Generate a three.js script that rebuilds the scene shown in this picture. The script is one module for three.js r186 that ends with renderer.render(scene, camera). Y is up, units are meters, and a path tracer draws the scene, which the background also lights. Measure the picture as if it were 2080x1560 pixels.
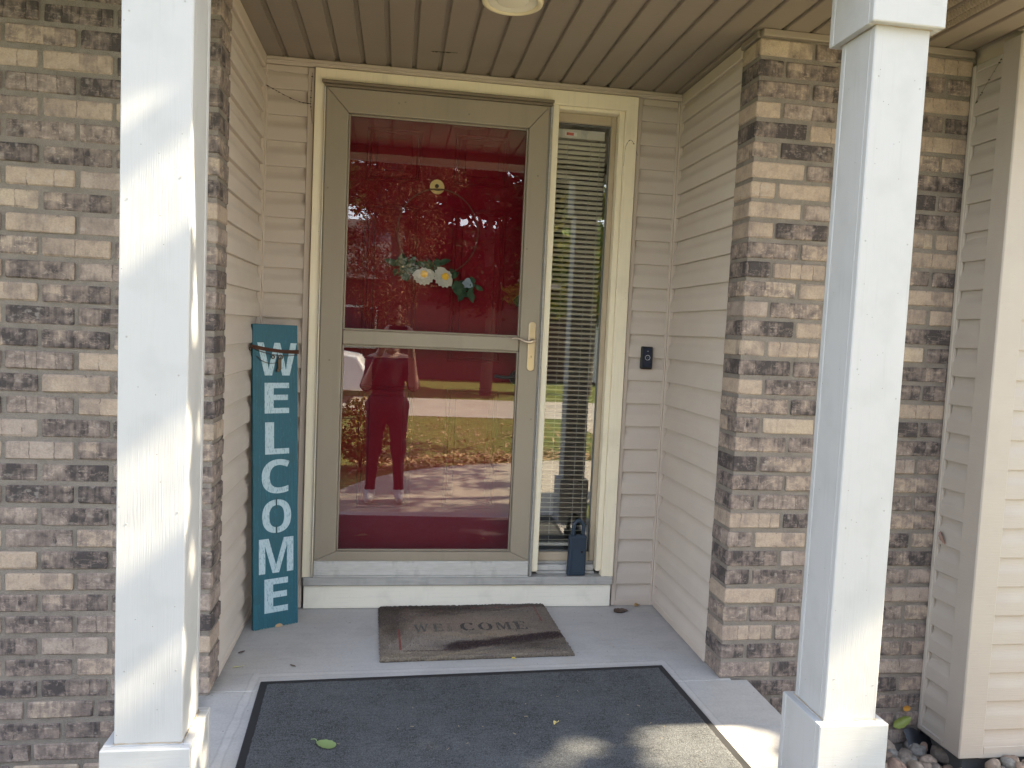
import * as THREE from 'three';
import { mergeGeometries } from 'three/addons/utils/BufferGeometryUtils.js';
import { MarchingCubes } from 'three/addons/objects/MarchingCubes.js';

// ---------------------------------------------------------------- camera, sky, sun, exposure
const scene = new THREE.Scene();
const camera = new THREE.PerspectiveCamera(53.45, 4 / 3, 0.02, 400);
camera.position.set(0.2759, 1.2001, 3.2478);
camera.rotation.set(-0.068, -0.1498, 0.0454, 'YXZ');
const renderer = new THREE.WebGLRenderer({ antialias: true });
renderer.toneMapping = THREE.LinearToneMapping;
renderer.toneMappingExposure = 6.7;
renderer.shadowMap.enabled = true;

const SUN = new THREE.Vector3(0.75, 0.64, 0.10).normalize();   // towards the sun
const sun = new THREE.DirectionalLight(new THREE.Color(1.0, 0.86, 0.62), 4.4);
sun.position.copy(SUN).multiplyScalar(40);
sun.castShadow = true;
sun.shadow.mapSize.set(2048, 2048);
Object.assign(sun.shadow.camera, { left: -14, right: 14, top: 14, bottom: -14, near: 1, far: 90 });
sun.shadow.radius = 1;
scene.add(sun, sun.target);

{ // clear autumn sky, brighter round the sun and towards the horizon
  const W = 512, H = 256, d = new Float32Array(W * H * 4);
  for (let j = 0; j < H; j++) for (let i = 0; i < W; i++) {
    const el = ((j + 0.5) / H - 0.5) * Math.PI, az = ((i + 0.5) / W - 0.5) * 2 * Math.PI;
    const v = [Math.cos(el) * Math.cos(az), Math.sin(el), Math.cos(el) * Math.sin(az)];
    const c = Math.max(-1, Math.min(1, v[0] * SUN.x + v[1] * SUN.y + v[2] * SUN.z));
    const h = Math.pow(1 - Math.max(0, v[1]), 2.6), g = Math.exp(-(1 - c) * 5) * 0.45 + Math.exp(-(1 - c) * 30) * 0.6;
    const k = (j * W + i) * 4;
    d[k] = 0.25 + 0.66 * h + g * 0.9; d[k + 1] = 0.32 + 0.63 * h + g * 0.84; d[k + 2] = 0.46 + 0.52 * h + g * 0.70; d[k + 3] = 1;
  }
  const t = new THREE.DataTexture(d, W, H, THREE.RGBAFormat, THREE.FloatType);
  t.mapping = THREE.EquirectangularReflectionMapping; t.magFilter = t.minFilter = THREE.LinearFilter; t.needsUpdate = true;
  scene.background = t; scene.environment = t;
  scene.backgroundIntensity = 0.9; scene.environmentIntensity = 0.9;
}

// ---------------------------------------------------------------- helpers
const mulberry = (a) => () => { a |= 0; a = (a + 0x6d2b79f5) | 0; let t = Math.imul(a ^ (a >>> 15), 1 | a); t = (t + Math.imul(t ^ (t >>> 7), 61 | t)) ^ t; return ((t ^ (t >>> 14)) >>> 0) / 4294967296; };
let rnd = mulberry(7);
const rr = (a, b) => a + (b - a) * rnd();
const clamp = (x, a = 0, b = 1) => Math.min(b, Math.max(a, x));
const smooth = (a, b, x) => { const t = clamp((x - a) / (b - a)); return t * t * (3 - 2 * t); };
const hash2 = (x, y, s) => { let h = Math.imul(x, 374761393) ^ Math.imul(y, 668265263) ^ Math.imul(s, 1442695041); h = Math.imul(h ^ (h >>> 13), 1274126177); return ((h ^ (h >>> 16)) >>> 0) / 4294967296; };
function noise(x, y, s = 0, px = 1 << 20, py = px) {               // value noise, tiling with period px, py
  const xi = Math.floor(x), yi = Math.floor(y), u = x - xi, v = y - yi, a = u * u * (3 - 2 * u), b = v * v * (3 - 2 * v);
  const m = (q, p) => ((q % p) + p) % p, x0 = m(xi, px), x1 = m(xi + 1, px), y0 = m(yi, py), y1 = m(yi + 1, py);
  return (hash2(x0, y0, s) * (1 - a) + hash2(x1, y0, s) * a) * (1 - b) + (hash2(x0, y1, s) * (1 - a) + hash2(x1, y1, s) * a) * b;
}
function fbm(x, y, s = 0, o = 4, px = 1 << 20, py = px) { let t = 0, w = 0.5, n = 0; for (let k = 0; k < o; k++) { t += w * noise(x, y, s + k * 17, px, py); n += w; x *= 2; y *= 2; px *= 2; py *= 2; w *= 0.5; } return t / n; }
function tex(W, H, fn, srgb = true, wrap = true) {                   // fn(i, j) -> [r, g, b] (linear when srgb) or a number
  const d = new Uint8Array(W * H * 4), enc = (c) => 255 * (c <= 0.0031308 ? 12.92 * c : 1.055 * Math.pow(c, 1 / 2.4) - 0.055);
  for (let j = 0; j < H; j++) for (let i = 0; i < W; i++) {
    const v = fn(i, j), k = (j * W + i) * 4;
    if (typeof v === 'number') d[k] = d[k + 1] = d[k + 2] = clamp(v) * 255;
    else for (let c = 0; c < 3; c++) d[k + c] = clamp(srgb ? enc(clamp(v[c])) : v[c] * 255, 0, 255);
    d[k + 3] = 255;
  }
  const t = new THREE.DataTexture(d, W, H); t.magFilter = THREE.LinearFilter; t.minFilter = THREE.LinearFilter;
  if (wrap) t.wrapS = t.wrapT = THREE.RepeatWrapping;
  if (srgb) t.colorSpace = THREE.SRGBColorSpace;
  t.needsUpdate = true; return t;
}
function canvasTex(W, H, draw, srgb = true) {
  const c = document.createElement('canvas'); c.width = W; c.height = H; draw(c.getContext('2d'), W, H);
  const t = new THREE.CanvasTexture(c); if (srgb) t.colorSpace = THREE.SRGBColorSpace; t.wrapS = t.wrapT = THREE.RepeatWrapping; return t;
}
const rep = (t, x, y = x) => { const c = t.clone(); c.repeat.set(x, y); c.needsUpdate = true; return c; };
const lin = (r, g, b) => new THREE.Color().setRGB(r, g, b);
const mat = (c, o = {}) => new THREE.MeshStandardMaterial({ color: Array.isArray(c) ? lin(...c) : c, roughness: 0.6, ...o });
const names = new Map();
function numbered(n) { const k = names.get(n) ?? 0; names.set(n, k + 1); return k ? `${n}_${String(k).padStart(3, '0')}` : n; }
const basePos = new WeakMap();
function thing(name, label, category, pos = [0, 0, 0], group, kind) {
  const o = new THREE.Group(); o.name = numbered(name); o.position.set(...pos); basePos.set(o, pos); scene.add(o);
  if (label) o.userData.label = label; if (category) o.userData.category = category;
  if (group) o.userData.group = group; if (kind) o.userData.kind = kind;
  return o;
}
// geometry given in world metres (or in the thing's own metres when local) becomes a child
function part(parent, name, g, m, local = false) {
  const p = basePos.get(parent); if (p && !local) g.translate(-p[0], -p[1], -p[2]);
  const o = new THREE.Mesh(g, m); o.name = name; o.castShadow = o.receiveShadow = true; parent.add(o);
  if (p) basePos.set(o, local ? [0, 0, 0] : p);
  return o;
}
function single(name, g, m, label, category, group, kind) {
  const o = new THREE.Mesh(g, m); o.name = numbered(name); o.castShadow = o.receiveShadow = true; scene.add(o);
  if (label) o.userData.label = label; if (category) o.userData.category = category;
  if (group) o.userData.group = group; if (kind) o.userData.kind = kind;
  return o;
}
// chamfered box; uv in metres by the face's axis; jit roughens its corners
function cbox(x0, x1, y0, y1, z0, z1, c = 0.002, jit = 0, uvf) {
  const hx = (x1 - x0) / 2, hy = (y1 - y0) / 2, hz = (z1 - z0) / 2; c = Math.min(c, hx * 0.9, hy * 0.9, hz * 0.9);
  const P = {}, key = (a, sx, sy, sz) => a + sx + sy + sz;
  for (const sx of [-1, 1]) for (const sy of [-1, 1]) for (const sz of [-1, 1]) {
    const j = () => (jit ? (rnd() - 0.5) * jit : 0), a = j(), b = j(), d = j();
    P[key('x', sx, sy, sz)] = [sx * hx, sy * (hy - c) + b, sz * (hz - c) + d];
    P[key('y', sx, sy, sz)] = [sx * (hx - c) + a, sy * hy, sz * (hz - c) + d];
    P[key('z', sx, sy, sz)] = [sx * (hx - c) + a, sy * (hy - c) + b, sz * hz];
  }
  const pos = [], uv = [], S = [-1, 1];
  const tri = (a, b, d, ax) => {
    const u = [b[0] - a[0], b[1] - a[1], b[2] - a[2]], v = [d[0] - a[0], d[1] - a[1], d[2] - a[2]];
    const n = [u[1] * v[2] - u[2] * v[1], u[2] * v[0] - u[0] * v[2], u[0] * v[1] - u[1] * v[0]];
    if (n[0] * (a[0] + b[0] + d[0]) + n[1] * (a[1] + b[1] + d[1]) + n[2] * (a[2] + b[2] + d[2]) < 0) [b, d] = [d, b];
    for (const p of [a, b, d]) {
      pos.push(p[0] + (x0 + x1) / 2, p[1] + (y0 + y1) / 2, p[2] + (z0 + z1) / 2);
      uv.push(...(uvf ? uvf(p, ax, hx, hy, hz) : ax === 'z' ? [p[0] + (x0 + x1) / 2, p[1] + (y0 + y1) / 2] : ax === 'x' ? [p[2] + (z0 + z1) / 2, p[1] + (y0 + y1) / 2] : [p[0] + (x0 + x1) / 2, p[2] + (z0 + z1) / 2]));
    }
  };
  const quad = (a, b, d, e, ax) => { tri(a, b, d, ax); tri(a, d, e, ax); };
  for (const s of S) {
    quad(P['x' + s + -1 + -1], P['x' + s + 1 + -1], P['x' + s + 1 + 1], P['x' + s + -1 + 1], 'x');
    quad(P['y' + -1 + s + -1], P['y' + 1 + s + -1], P['y' + 1 + s + 1], P['y' + -1 + s + 1], 'y');
    quad(P['z' + -1 + -1 + s], P['z' + 1 + -1 + s], P['z' + 1 + 1 + s], P['z' + -1 + 1 + s], 'z');
  }
  for (const s of S) for (const t of S) {
    quad(P['x' + s + t + -1], P['x' + s + t + 1], P['y' + s + t + 1], P['y' + s + t + -1], 'x');
    quad(P['x' + s + -1 + t], P['x' + s + 1 + t], P['z' + s + 1 + t], P['z' + s + -1 + t], 'z');
    quad(P['y' + -1 + s + t], P['y' + 1 + s + t], P['z' + 1 + s + t], P['z' + -1 + s + t], 'z');
    for (const w of S) tri(P['x' + s + t + w], P['y' + s + t + w], P['z' + s + t + w], 'z');
  }
  const g = new THREE.BufferGeometry();
  g.setAttribute('position', new THREE.Float32BufferAttribute(pos, 3)); g.setAttribute('uv', new THREE.Float32BufferAttribute(uv, 2)); g.computeVertexNormals();
  return g;
}
const merge = (a) => mergeGeometries(a.map((g) => { const n = g.index ? g.toNonIndexed() : g; for (const k of Object.keys(n.attributes)) if (!['position', 'normal', 'uv'].includes(k)) n.deleteAttribute(k); return n; }), false);
function tube(pts, r, seg = 40, rad = 8, closed = false) { return new THREE.TubeGeometry(new THREE.CatmullRomCurve3(pts.map((p) => new THREE.Vector3(...p)), closed), seg, r, rad, closed); }

// ---------------------------------------------------------------- materials
const speck = (i, j, s, p) => (hash2(i, j, s) > p ? 1 : 0);
const vinylMap = tex(512, 512, (i, j) => { const n = fbm(i / 64, j / 64, 3, 4, 8), st = fbm(i / 6, j / 128, 9, 3, 85, 4); const k = 0.95 + 0.08 * (n - 0.5) - 0.25 * speck(i, j, 5, 0.9993); return [k, k * (0.995 + 0.02 * (n - 0.5)), k]; });
const vinylBump = tex(512, 256, (i, j) => fbm(i / 40, j / 3, 21, 3, 13, 85), false);
const vinyl = (c, o = {}) => mat(c, { map: rep(vinylMap, 1.3), bumpMap: rep(vinylBump, 1.6, 4), bumpScale: 0.0004, roughness: 0.52, ...o });
const M = {};
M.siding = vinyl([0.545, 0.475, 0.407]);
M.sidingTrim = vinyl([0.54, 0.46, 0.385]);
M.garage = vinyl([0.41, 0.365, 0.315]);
M.soffit = vinyl([0.27, 0.223, 0.178], { roughness: 0.45 });
M.soffitDark = mat([0.05, 0.04, 0.03]);
const paintMap = tex(512, 512, (i, j) => { const n = fbm(i / 90, j / 90, 33, 4, 6), st = fbm(i / 9, j / 170, 37, 3, 57, 3); const k = 0.97 - 0.07 * smooth(0.5, 0.85, n) - 0.05 * smooth(0.6, 0.9, st); const d = speck(i >> 1, j >> 1, 41, 0.99955); return [k - 0.5 * d, k * 0.993 - 0.52 * d, k * 0.97 - 0.55 * d]; });
const grainBump = tex(512, 512, (i, j) => { const w = 5 * (fbm(i / 128, j / 64, 51, 3, 4, 8) - 0.5), f = fbm((i + w * 2) / 3, j / 90, 53, 2, 171, 6); return clamp(0.15 + 0.7 * smooth(0.3, 0.7, f) * (0.5 + 0.7 * fbm(i / 32, j / 64, 55, 2, 16, 8))); }, false);
M.post = mat([0.455, 0.452, 0.452], { map: rep(paintMap, 2), bumpMap: rep(grainBump, 3.8, 1.9), bumpScale: 0.00015, roughness: 0.55 });
const turned = grainBump.clone(); turned.rotation = Math.PI / 2; turned.repeat.set(1.7, 3.4); turned.needsUpdate = true;
M.postFlat = mat([0.455, 0.452, 0.452], { map: rep(paintMap, 2), bumpMap: turned, bumpScale: 0.00015, roughness: 0.55 });
M.caulk = mat([0.55, 0.45, 0.33], { roughness: 0.9, bumpMap: rep(vinylBump, 20, 20), bumpScale: 0.002 });
const creamMap = tex(512, 512, (i, j) => { const n = fbm(i / 70, j / 70, 61, 4, 7), st = fbm(i / 5, j / 140, 62, 3, 102, 4); const k = 0.96 - 0.08 * smooth(0.5, 0.85, n) - 0.06 * smooth(0.55, 0.9, st) - 0.35 * speck(i >> 1, j >> 1, 65, 0.9994); return [k, k * 0.985, k * 0.95]; });
M.cream = mat([0.87, 0.79, 0.62], { map: rep(creamMap, 1.5), bumpMap: rep(grainBump, 8, 1), bumpScale: 0.00025, roughness: 0.5 });
const creamTurned = creamMap.clone(); creamTurned.rotation = Math.PI / 2; creamTurned.repeat.set(2.3, 2.3); creamTurned.needsUpdate = true;
M.kick = mat([0.88, 0.84, 0.74], { map: creamTurned, bumpMap: turned, bumpScale: 0.00015, roughness: 0.6 });
M.tan = mat([0.32, 0.275, 0.218], { roughness: 0.38, map: rep(creamMap, 0.6) });
M.tanDark = mat([0.19, 0.15, 0.105], { roughness: 0.4 });
M.sash = mat([0.47, 0.39, 0.29], { roughness: 0.45, map: rep(creamMap, 1.1) });
const scratch = tex(512, 256, (i, j) => 0.28 + 0.45 * fbm(i / 50, j / 4, 71, 4, 11, 64) + 0.15 * fbm(i / 30, j / 30, 75, 3, 18, 9), false);
const alumMap = tex(512, 256, (i, j) => { const n = fbm(i / 40, j / 40, 81, 5, 13, 7), s = fbm(i / 60, j / 3, 85, 3, 9, 86); const k = 0.82 + 0.2 * (s - 0.5) - 0.14 * smooth(0.5, 0.85, n); return [k, k * 0.99, k * 0.97]; });
M.alum = mat([0.8, 0.79, 0.77], { metalness: 0.6, roughness: 1, roughnessMap: rep(scratch, 3), map: rep(alumMap, 3) });
M.sill = mat([0.55, 0.54, 0.52], { metalness: 0.3, roughness: 1, roughnessMap: rep(scratch, 2), map: rep(alumMap, 2) });
M.nickel = mat([0.72, 0.60, 0.46], { metalness: 1, roughness: 0.28 });
M.brass = mat([0.78, 0.62, 0.27], { metalness: 1, roughness: 0.3 });
M.blackMetal = mat([0.02, 0.022, 0.025], { metalness: 0.5, roughness: 0.4 });
M.rubber = mat([0.018, 0.018, 0.02], { roughness: 0.75 });
const doorBump = tex(256, 512, (i, j) => fbm(i / 5, j / 60, 91, 3, 51, 8), false);
M.redDoor = new THREE.MeshPhysicalMaterial({ color: lin(0.128, 0.0026, 0.009), roughness: 0.5, specularIntensity: 0.12, bumpMap: rep(doorBump, 2, 1), bumpScale: 0.0003 });
M.glass = new THREE.MeshPhysicalMaterial({ color: 0xffffff, transmission: 1, thickness: 0, roughness: 0, ior: 2.1 });
M.glassBright = new THREE.MeshPhysicalMaterial({ color: 0xffffff, transmission: 1, thickness: 0, roughness: 0, ior: 2.4 });
M.teal = null;
// ---------------------------------------------------------------- ground, street, walk
const grassMap = tex(512, 512, (i, j) => { const n = fbm(i / 40, j / 40, 101, 5, 13), f = fbm(i / 3, j / 5, 103, 2, 171, 103); const y = smooth(0.5, 0.75, n); const k = 0.6 + 0.8 * f; return [(0.13 + 0.09 * y) * k, (0.165 + 0.03 * y) * k, 0.03 * k]; });
const concreteMap = tex(512, 512, (i, j) => { const n = fbm(i / 60, j / 60, 111, 5, 9), f = fbm(i / 2, j / 2, 113, 2, 256); const k = 0.85 + 0.25 * (n - 0.5) + 0.16 * (f - 0.5); return [0.47 * k, 0.415 * k, 0.335 * k]; });
const fineBump = tex(256, 256, (i, j) => fbm(i / 3, j / 3, 121, 3, 86, 86), false);
const flat = (pts, y, k = 1) => { const s = new THREE.Shape(pts.map(([x, z]) => new THREE.Vector2(x, -z))); const g = new THREE.ShapeGeometry(s, 24); g.rotateX(-Math.PI / 2); g.translate(0, y, 0); const p = g.attributes.position, uv = g.attributes.uv; for (let i = 0; i < p.count; i++) uv.setXY(i, p.getX(i) * k, p.getZ(i) * k); return g; };
const rect = (x0, x1, z0, z1) => [[x0, z0], [x1, z0], [x1, z1], [x0, z1]];
M.grass = mat([1, 1, 1], { map: rep(grassMap, 0.8), roughness: 0.95, bumpMap: rep(fineBump, 2), bumpScale: 0.02 });
M.concrete = mat([1, 1, 1], { map: rep(concreteMap, 0.7), roughness: 0.88, bumpMap: rep(fineBump, 5), bumpScale: 0.0012 });
M.street = mat([0.95, 0.97, 1.02], { map: rep(concreteMap, 0.33), roughness: 0.9 });
single('ground', flat(rect(-120, 120, -60, 160), -0.372), M.grass, null, null, null, 'structure');
single('street', flat(rect(-120, 120, 10.4, 13.9), -0.366), M.street, null, null, null, 'structure');
single('stone_strip', flat(rect(-9, -0.5, 0.8, 3.0), -0.366), mat([0.4, 0.32, 0.25], { map: rep(concreteMap, 1.5), roughness: 0.95, bumpMap: rep(fineBump, 1), bumpScale: 0.03 }), null, null, null, 'structure');
single('driveway', flat(rect(3.4, 8.6, 1.2, 10.4), -0.368), M.concrete, null, null, null, 'structure');
{
  const c = new THREE.CatmullRomCurve3([[-0.45, 1.7], [-0.42, 2.8], [-0.28, 3.9], [0.12, 4.75], [0.75, 5.35], [1.7, 5.75], [3.5, 5.95]].map(([x, z]) => new THREE.Vector3(x, 0, z))).getPoints(40).map((p) => [p.x, p.z]);
  single('walkway', flat([...c, [3.5, 4.3], [2.5, 4.0], [1.9, 3.3], [1.65, 2.5], [1.62, 1.7]], -0.362), M.concrete, null, null, null, 'structure');
}

// ---------------------------------------------------------------- porch slab
const SX = 0.97;                                                    // the slab's map covers x -0.4..1.6, z -0.05..1.95
const slabMap = (() => {
  const N = 1024, q = (x) => ((x + 0.4) / 2) * N, r = (z) => ((z + 0.05) / 2) * N;
  const lines = [[[-0.185, 1.95], [-0.163, 0.643], [1.287, 0.604], [1.36, 1.95]]];
  const t = tex(N, N, (i, j) => {
    const x = (i / N) * 2 - 0.4, z = (j / N) * 2 - 0.05;
    const n = fbm(i / 130, j / 130, 131, 5), f = fbm(i / 2.2, j / 2.2, 133, 2), s = fbm(i / 40, j / 9, 137, 4);
    let k = 0.96 + 0.18 * (n - 0.5) + 0.16 * (f - 0.5) + 0.1 * (s - 0.5);
    // dried outline that the mat's rim once left
    const top = 0.643 - 0.0269 * (x + 0.163), dl = Math.min(z > top - 0.02 ? Math.abs(x - (-0.163 - 0.017 * (z - 0.643))) : 9, z > top - 0.02 ? Math.abs(x - (1.287 + 0.054 * (z - 0.604))) : 9, x > -0.17 && x < 1.3 ? Math.abs(z - top) : 9);
    const w = 0.006 + 0.008 * fbm(i / 25, j / 25, 139, 3);
    k *= 1 + 0.1 * smooth(w + 0.004, w, dl) * (0.4 + 0.9 * fbm(i / 18, j / 18, 141, 3)) - 0.12 * smooth(0.005, 0.001, Math.abs(dl - w - 0.003));
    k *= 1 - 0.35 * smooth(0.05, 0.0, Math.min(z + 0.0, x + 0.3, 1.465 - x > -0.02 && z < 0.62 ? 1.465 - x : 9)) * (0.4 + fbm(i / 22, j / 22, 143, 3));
    const st = smooth(0.63, 0.75, fbm(i / 60, j / 45, 147, 4)); k *= 1 - 0.06 * st;
    k *= 1 - 0.5 * speck(i >> 1, j >> 1, 149, 0.9996);
    const wa = smooth(0.4, 0.7, fbm(i / 170, j / 170, 151, 3));
    return [(0.45 + 0.012 * wa) * k, 0.435 * k, (0.425 - 0.02 * wa) * k];
  });
  return t;
})();
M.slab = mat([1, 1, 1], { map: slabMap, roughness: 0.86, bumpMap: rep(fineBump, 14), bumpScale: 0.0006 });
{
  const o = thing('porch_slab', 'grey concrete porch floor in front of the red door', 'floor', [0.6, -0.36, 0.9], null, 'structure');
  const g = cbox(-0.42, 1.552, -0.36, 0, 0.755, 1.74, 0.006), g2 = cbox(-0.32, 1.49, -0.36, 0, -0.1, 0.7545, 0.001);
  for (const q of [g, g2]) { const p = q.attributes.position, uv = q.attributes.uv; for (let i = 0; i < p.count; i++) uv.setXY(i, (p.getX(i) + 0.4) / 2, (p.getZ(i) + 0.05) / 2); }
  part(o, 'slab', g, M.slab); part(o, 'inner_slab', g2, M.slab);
  part(o, 'step', cbox(-0.3, 1.45, -0.36, -0.18, 1.742, 2.06, 0.006), M.concrete);
}

// ---------------------------------------------------------------- bricks
const CW = 256, CH = 74, COLS = 8, ROWS = 12;                       // cells of the brick sheet: 4 rows light, 4 mid, 4 dark
function brickCell(cell) {
  const cls = Math.floor(cell / 32), R = mulberry(cell * 977 + 5), cuts = [], n = 2 + Math.floor(R() * 2.6);
  for (let k = 1; k < n; k++) cuts.push(k / n + (R() - 0.5) * 0.12);
  const tones = [...Array(n)].map(() => { const r = R(); return cls === 0 ? 0.02 + 0.3 * r * r : cls === 1 ? 0.28 + 0.36 * r : 0.6 + 0.35 * r; });
  const hue = R(), s = cell * 31 + 200, cracked = R() < 0.45 ? 0.9 : 0.15;
  return (u, v) => {                                                // u 0..1 along, v 0..1 up -> colour and height
    const wob = 0.02 * (noise(v * 6, cell, s) - 0.5); let seg = 0, dc = 9;
    for (const c of cuts) { if (u + wob > c) seg++; dc = Math.min(dc, Math.abs(u + wob - c)); }
    const big = fbm(u * 4 + seg * 3.7, v * 1.6, s, 4), mid = fbm(u * 13, v * 4 + 1.5 * big, s + 3, 4), fine = fbm(u * 60, v * 20, s + 7, 2), streak = fbm(u * 34, v * 1.5, s + 9, 3);
    const sf = clamp((u + wob) * n - 0.5, 0, n - 1), s0 = Math.floor(sf), soft = tones[s0] + (tones[Math.min(n - 1, s0 + 1)] - tones[s0]) * smooth(0.2, 0.8, sf - s0); let t = 0.4 * tones[seg] + 0.6 * soft;
    t += (cls === 0 ? 0.55 : 1.1) * (big - 0.5) + (cls === 0 ? 0.35 : 0.6) * (mid - 0.5) + 0.45 * (streak - 0.5) * (cls === 0 ? 0.5 : 1);
    t = clamp(t);
    const swirl = Math.abs(fbm(u * 7 + 2 * mid, v * 2.5, s + 11, 3) - 0.5); t -= cls === 0 ? 0 : 0.35 * smooth(0.03, 0.0, swirl);
    let h = 0.62 + 0.25 * (mid - 0.5) + 0.18 * (fine - 0.5);
    const crack = dc < 0.012 ? cracked * smooth(0.011, 0.003, dc) * smooth(0.25, 0.7, noise(v * 5, seg + cell, s + 5)) : 0;
    const hc = Math.abs(fbm(u * 5, v * 1.2, s + 13, 3) - 0.47), vc = smooth(0.78, 0.9, v) + smooth(0.24, 0.1, v), hcrack = smooth(0.012, 0.0, hc) * vc * 0.8;
    t = clamp(t, 0, 1); h -= 0.35 * crack + 0.3 * hcrack;
    const k = (0.86 + 0.3 * fine) * (1 - 0.5 * crack) * (1 - 0.5 * hcrack);
    const A = hue > 0.6 ? [0.385, 0.30, 0.23] : hue > 0.25 ? [0.345, 0.277, 0.23] : [0.42, 0.335, 0.253], B = [0.205, 0.16, 0.138], C = [0.056, 0.046, 0.045];
    const lo = t < 0.5, w = lo ? t * 2 : t * 2 - 1, col = [0, 1, 2].map((c) => (lo ? A[c] * (1 - w) + B[c] * w : B[c] * (1 - w) + C[c] * w) * k);
    const rim = Math.min(u * 3.2, (1 - u) * 3.2, v, 1 - v); if (rim < 0.09) { const e = 0.35 * smooth(0.09, 0.02, rim) * noise(u * 40, v * 14, s + 15); for (let c = 0; c < 3; c++) col[c] = col[c] * (1 - e) + [0.33, 0.22, 0.17][c] * e; }
    if (fine > 0.83) h -= 0.2;
    const salt = smooth(0.68, 0.85, fbm(u * 9, v * 3, s + 19, 4)) * 0.35; for (let c = 0; c < 3; c++) col[c] = col[c] * (1 - salt) + 0.42 * salt * [1, 0.9, 0.8][c];
    return [col, h];
  };
}
const cells = [...Array(COLS * ROWS)].map((_, k) => brickCell(k)), brickH = new Float32Array(COLS * CW * ROWS * CH);
const brickMap = tex(COLS * CW, ROWS * CH, (i, j) => { const [c, h] = cells[Math.floor(j / CH) * COLS + Math.floor(i / CW)](((i % CW) + 0.5) / CW, ((j % CH) + 0.5) / CH); brickH[j * COLS * CW + i] = h; return c; });
const brickBump = tex(COLS * CW, ROWS * CH, (i, j) => brickH[j * COLS * CW + i], false);
M.brick = mat([1, 1, 1], { map: brickMap, bumpMap: brickBump, bumpScale: 0.006, roughness: 0.92 });
const mortarMap = tex(512, 512, (i, j) => { const f = fbm(i / 2, j / 2, 301, 2, 256), n = fbm(i / 50, j / 50, 303, 4, 11); const k = 0.8 + 0.35 * (f - 0.5) + 0.3 * (n - 0.5) + 0.25 * speck(i, j, 305, 0.985); return [0.285 * k, 0.248 * k, 0.212 * k]; });
M.mortar = mat([1, 1, 1], { map: rep(mortarMap, 3), bumpMap: rep(fineBump, 8), bumpScale: 0.004, roughness: 0.97 });
const BL = 0.1905, BH = 0.0532, PITCH = 0.06773, LEN = 0.2032;
function brickGeo(cell, len, h, depth, off = 0) {                   // front face at z = 0, centred on x and y
  const cu = (cell % COLS) / COLS, cv = Math.floor(cell / COLS) / ROWS;
  return cbox(-len / 2, len / 2, -h / 2, h / 2, -depth, 0, 0.004, 0.0045, (p, ax, hx, hy, hz) => {
    const a = ax === 'x' ? (p[2] + hz) / 0.2 : off + (p[0] + hx) / 0.2, b = ax === 'y' ? 0.5 + p[2] / 0.2 : (p[1] + hy) / (2 * hy);
    return [cu + (0.02 + 0.96 * clamp(a)) / COLS, cv + (0.04 + 0.92 * clamp(b)) / ROWS];
  });
}
rnd = mulberry(11);
const geoCache = new Map();
function brickVariant(cls, kind, rand) {                            // kind: full, half, corner ...
  const v = Math.floor(rand * 32), key = cls + kind + v;
  if (!geoCache.has(key)) {
    const [len, depth] = { full: [BL, 0.09], half: [0.0895, 0.09], cornerfull: [BL, 0.137], cornerhalf: [0.0895, 0.137], big: [0.175, 0.09] }[kind];
    geoCache.set(key, brickGeo(cls * 32 + v, len, BH, depth, kind.endsWith('half') ? (v % 2) * 0.5 : 0));
  }
  return geoCache.get(key);
}
const cls = (ch) => ({ L: 0, M: 1, D: 2 }[ch] ?? (() => { const r = rnd(); return r < 0.36 ? 0 : r < 0.66 ? 1 : 2; })());
function putBrick(wall, x, y, z, c, kind) {
  const p = basePos.get(wall), o = new THREE.Mesh(brickVariant(c, kind, rnd()), M.brick);
  o.name = 'brick'; o.castShadow = o.receiveShadow = true;
  o.position.set(x - p[0] + rr(-0.0012, 0.0012), y - p[1] + rr(-0.0012, 0.0012), z - p[2] + rr(-0.003, 0.0025)); o.rotation.set(rr(-0.006, 0.006), rr(-0.006, 0.006), rr(-0.004, 0.004));
  wall.add(o);
}
{ // left wall: corner at x -0.281, face z 0.785; tones row by row as they lie left to right beside the column
  const w = thing('brick_wall', 'mottled brown brick wall left of the porch, behind the left white column', 'wall', [-0.9, -0.36, 0.74]);
  part(w, 'mortar', cbox(-2.3, -0.2865, -0.4, 2.3, 0.648, 0.7795, 0.001), M.mortar);
  const T = 'DDD ?MD LLD ?MD MLL ?MM DDD ?LL LDM ?LL MLM ?MM LDD ?DD DDM ?ML DLD ?ML LDD ?LD DDM ?DD MDM ?MM LDM ?LM MDM ?MM DMM ?MM DDM ?MD MMD MMM'.split(' ');
  for (let n = -2; n < 36; n++) {                                   // n = 0 is the topmost row in view
    const y = 2.0672 - n * PITCH, row = T[n] ?? '???', even = n % 2 === 0, low = n >= 31;
    const j0 = low ? [-0.62, -0.715, -0.60, -0.66, -0.62][n - 31] : even ? -0.5815 : -0.6825;   // a joint's x in this row
    for (let k = -8; k < 3; k++) {
      const xc = j0 + (k + 0.5) * LEN; let kind = 'full', x = xc;
      if (xc + LEN / 2 > -0.29) { const x0 = xc - LEN / 2 + 0.005; if (x0 > -0.33) continue; const len = -0.281 - x0; kind = len > 0.15 ? 'cornerfull' : 'cornerhalf'; x = -0.281 - (len > 0.15 ? BL : 0.0895) / 2; }
      const cc = k === -2 ? row[0] : k === -1 ? row[1] : k === 0 ? row[2] : '?';
      putBrick(w, x, y, 0.785, kind.startsWith('corner') ? cls('MDMDDMMDLM'[(n + 20) % 10]) : cls(cc), kind);
    }
  }
}
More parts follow.
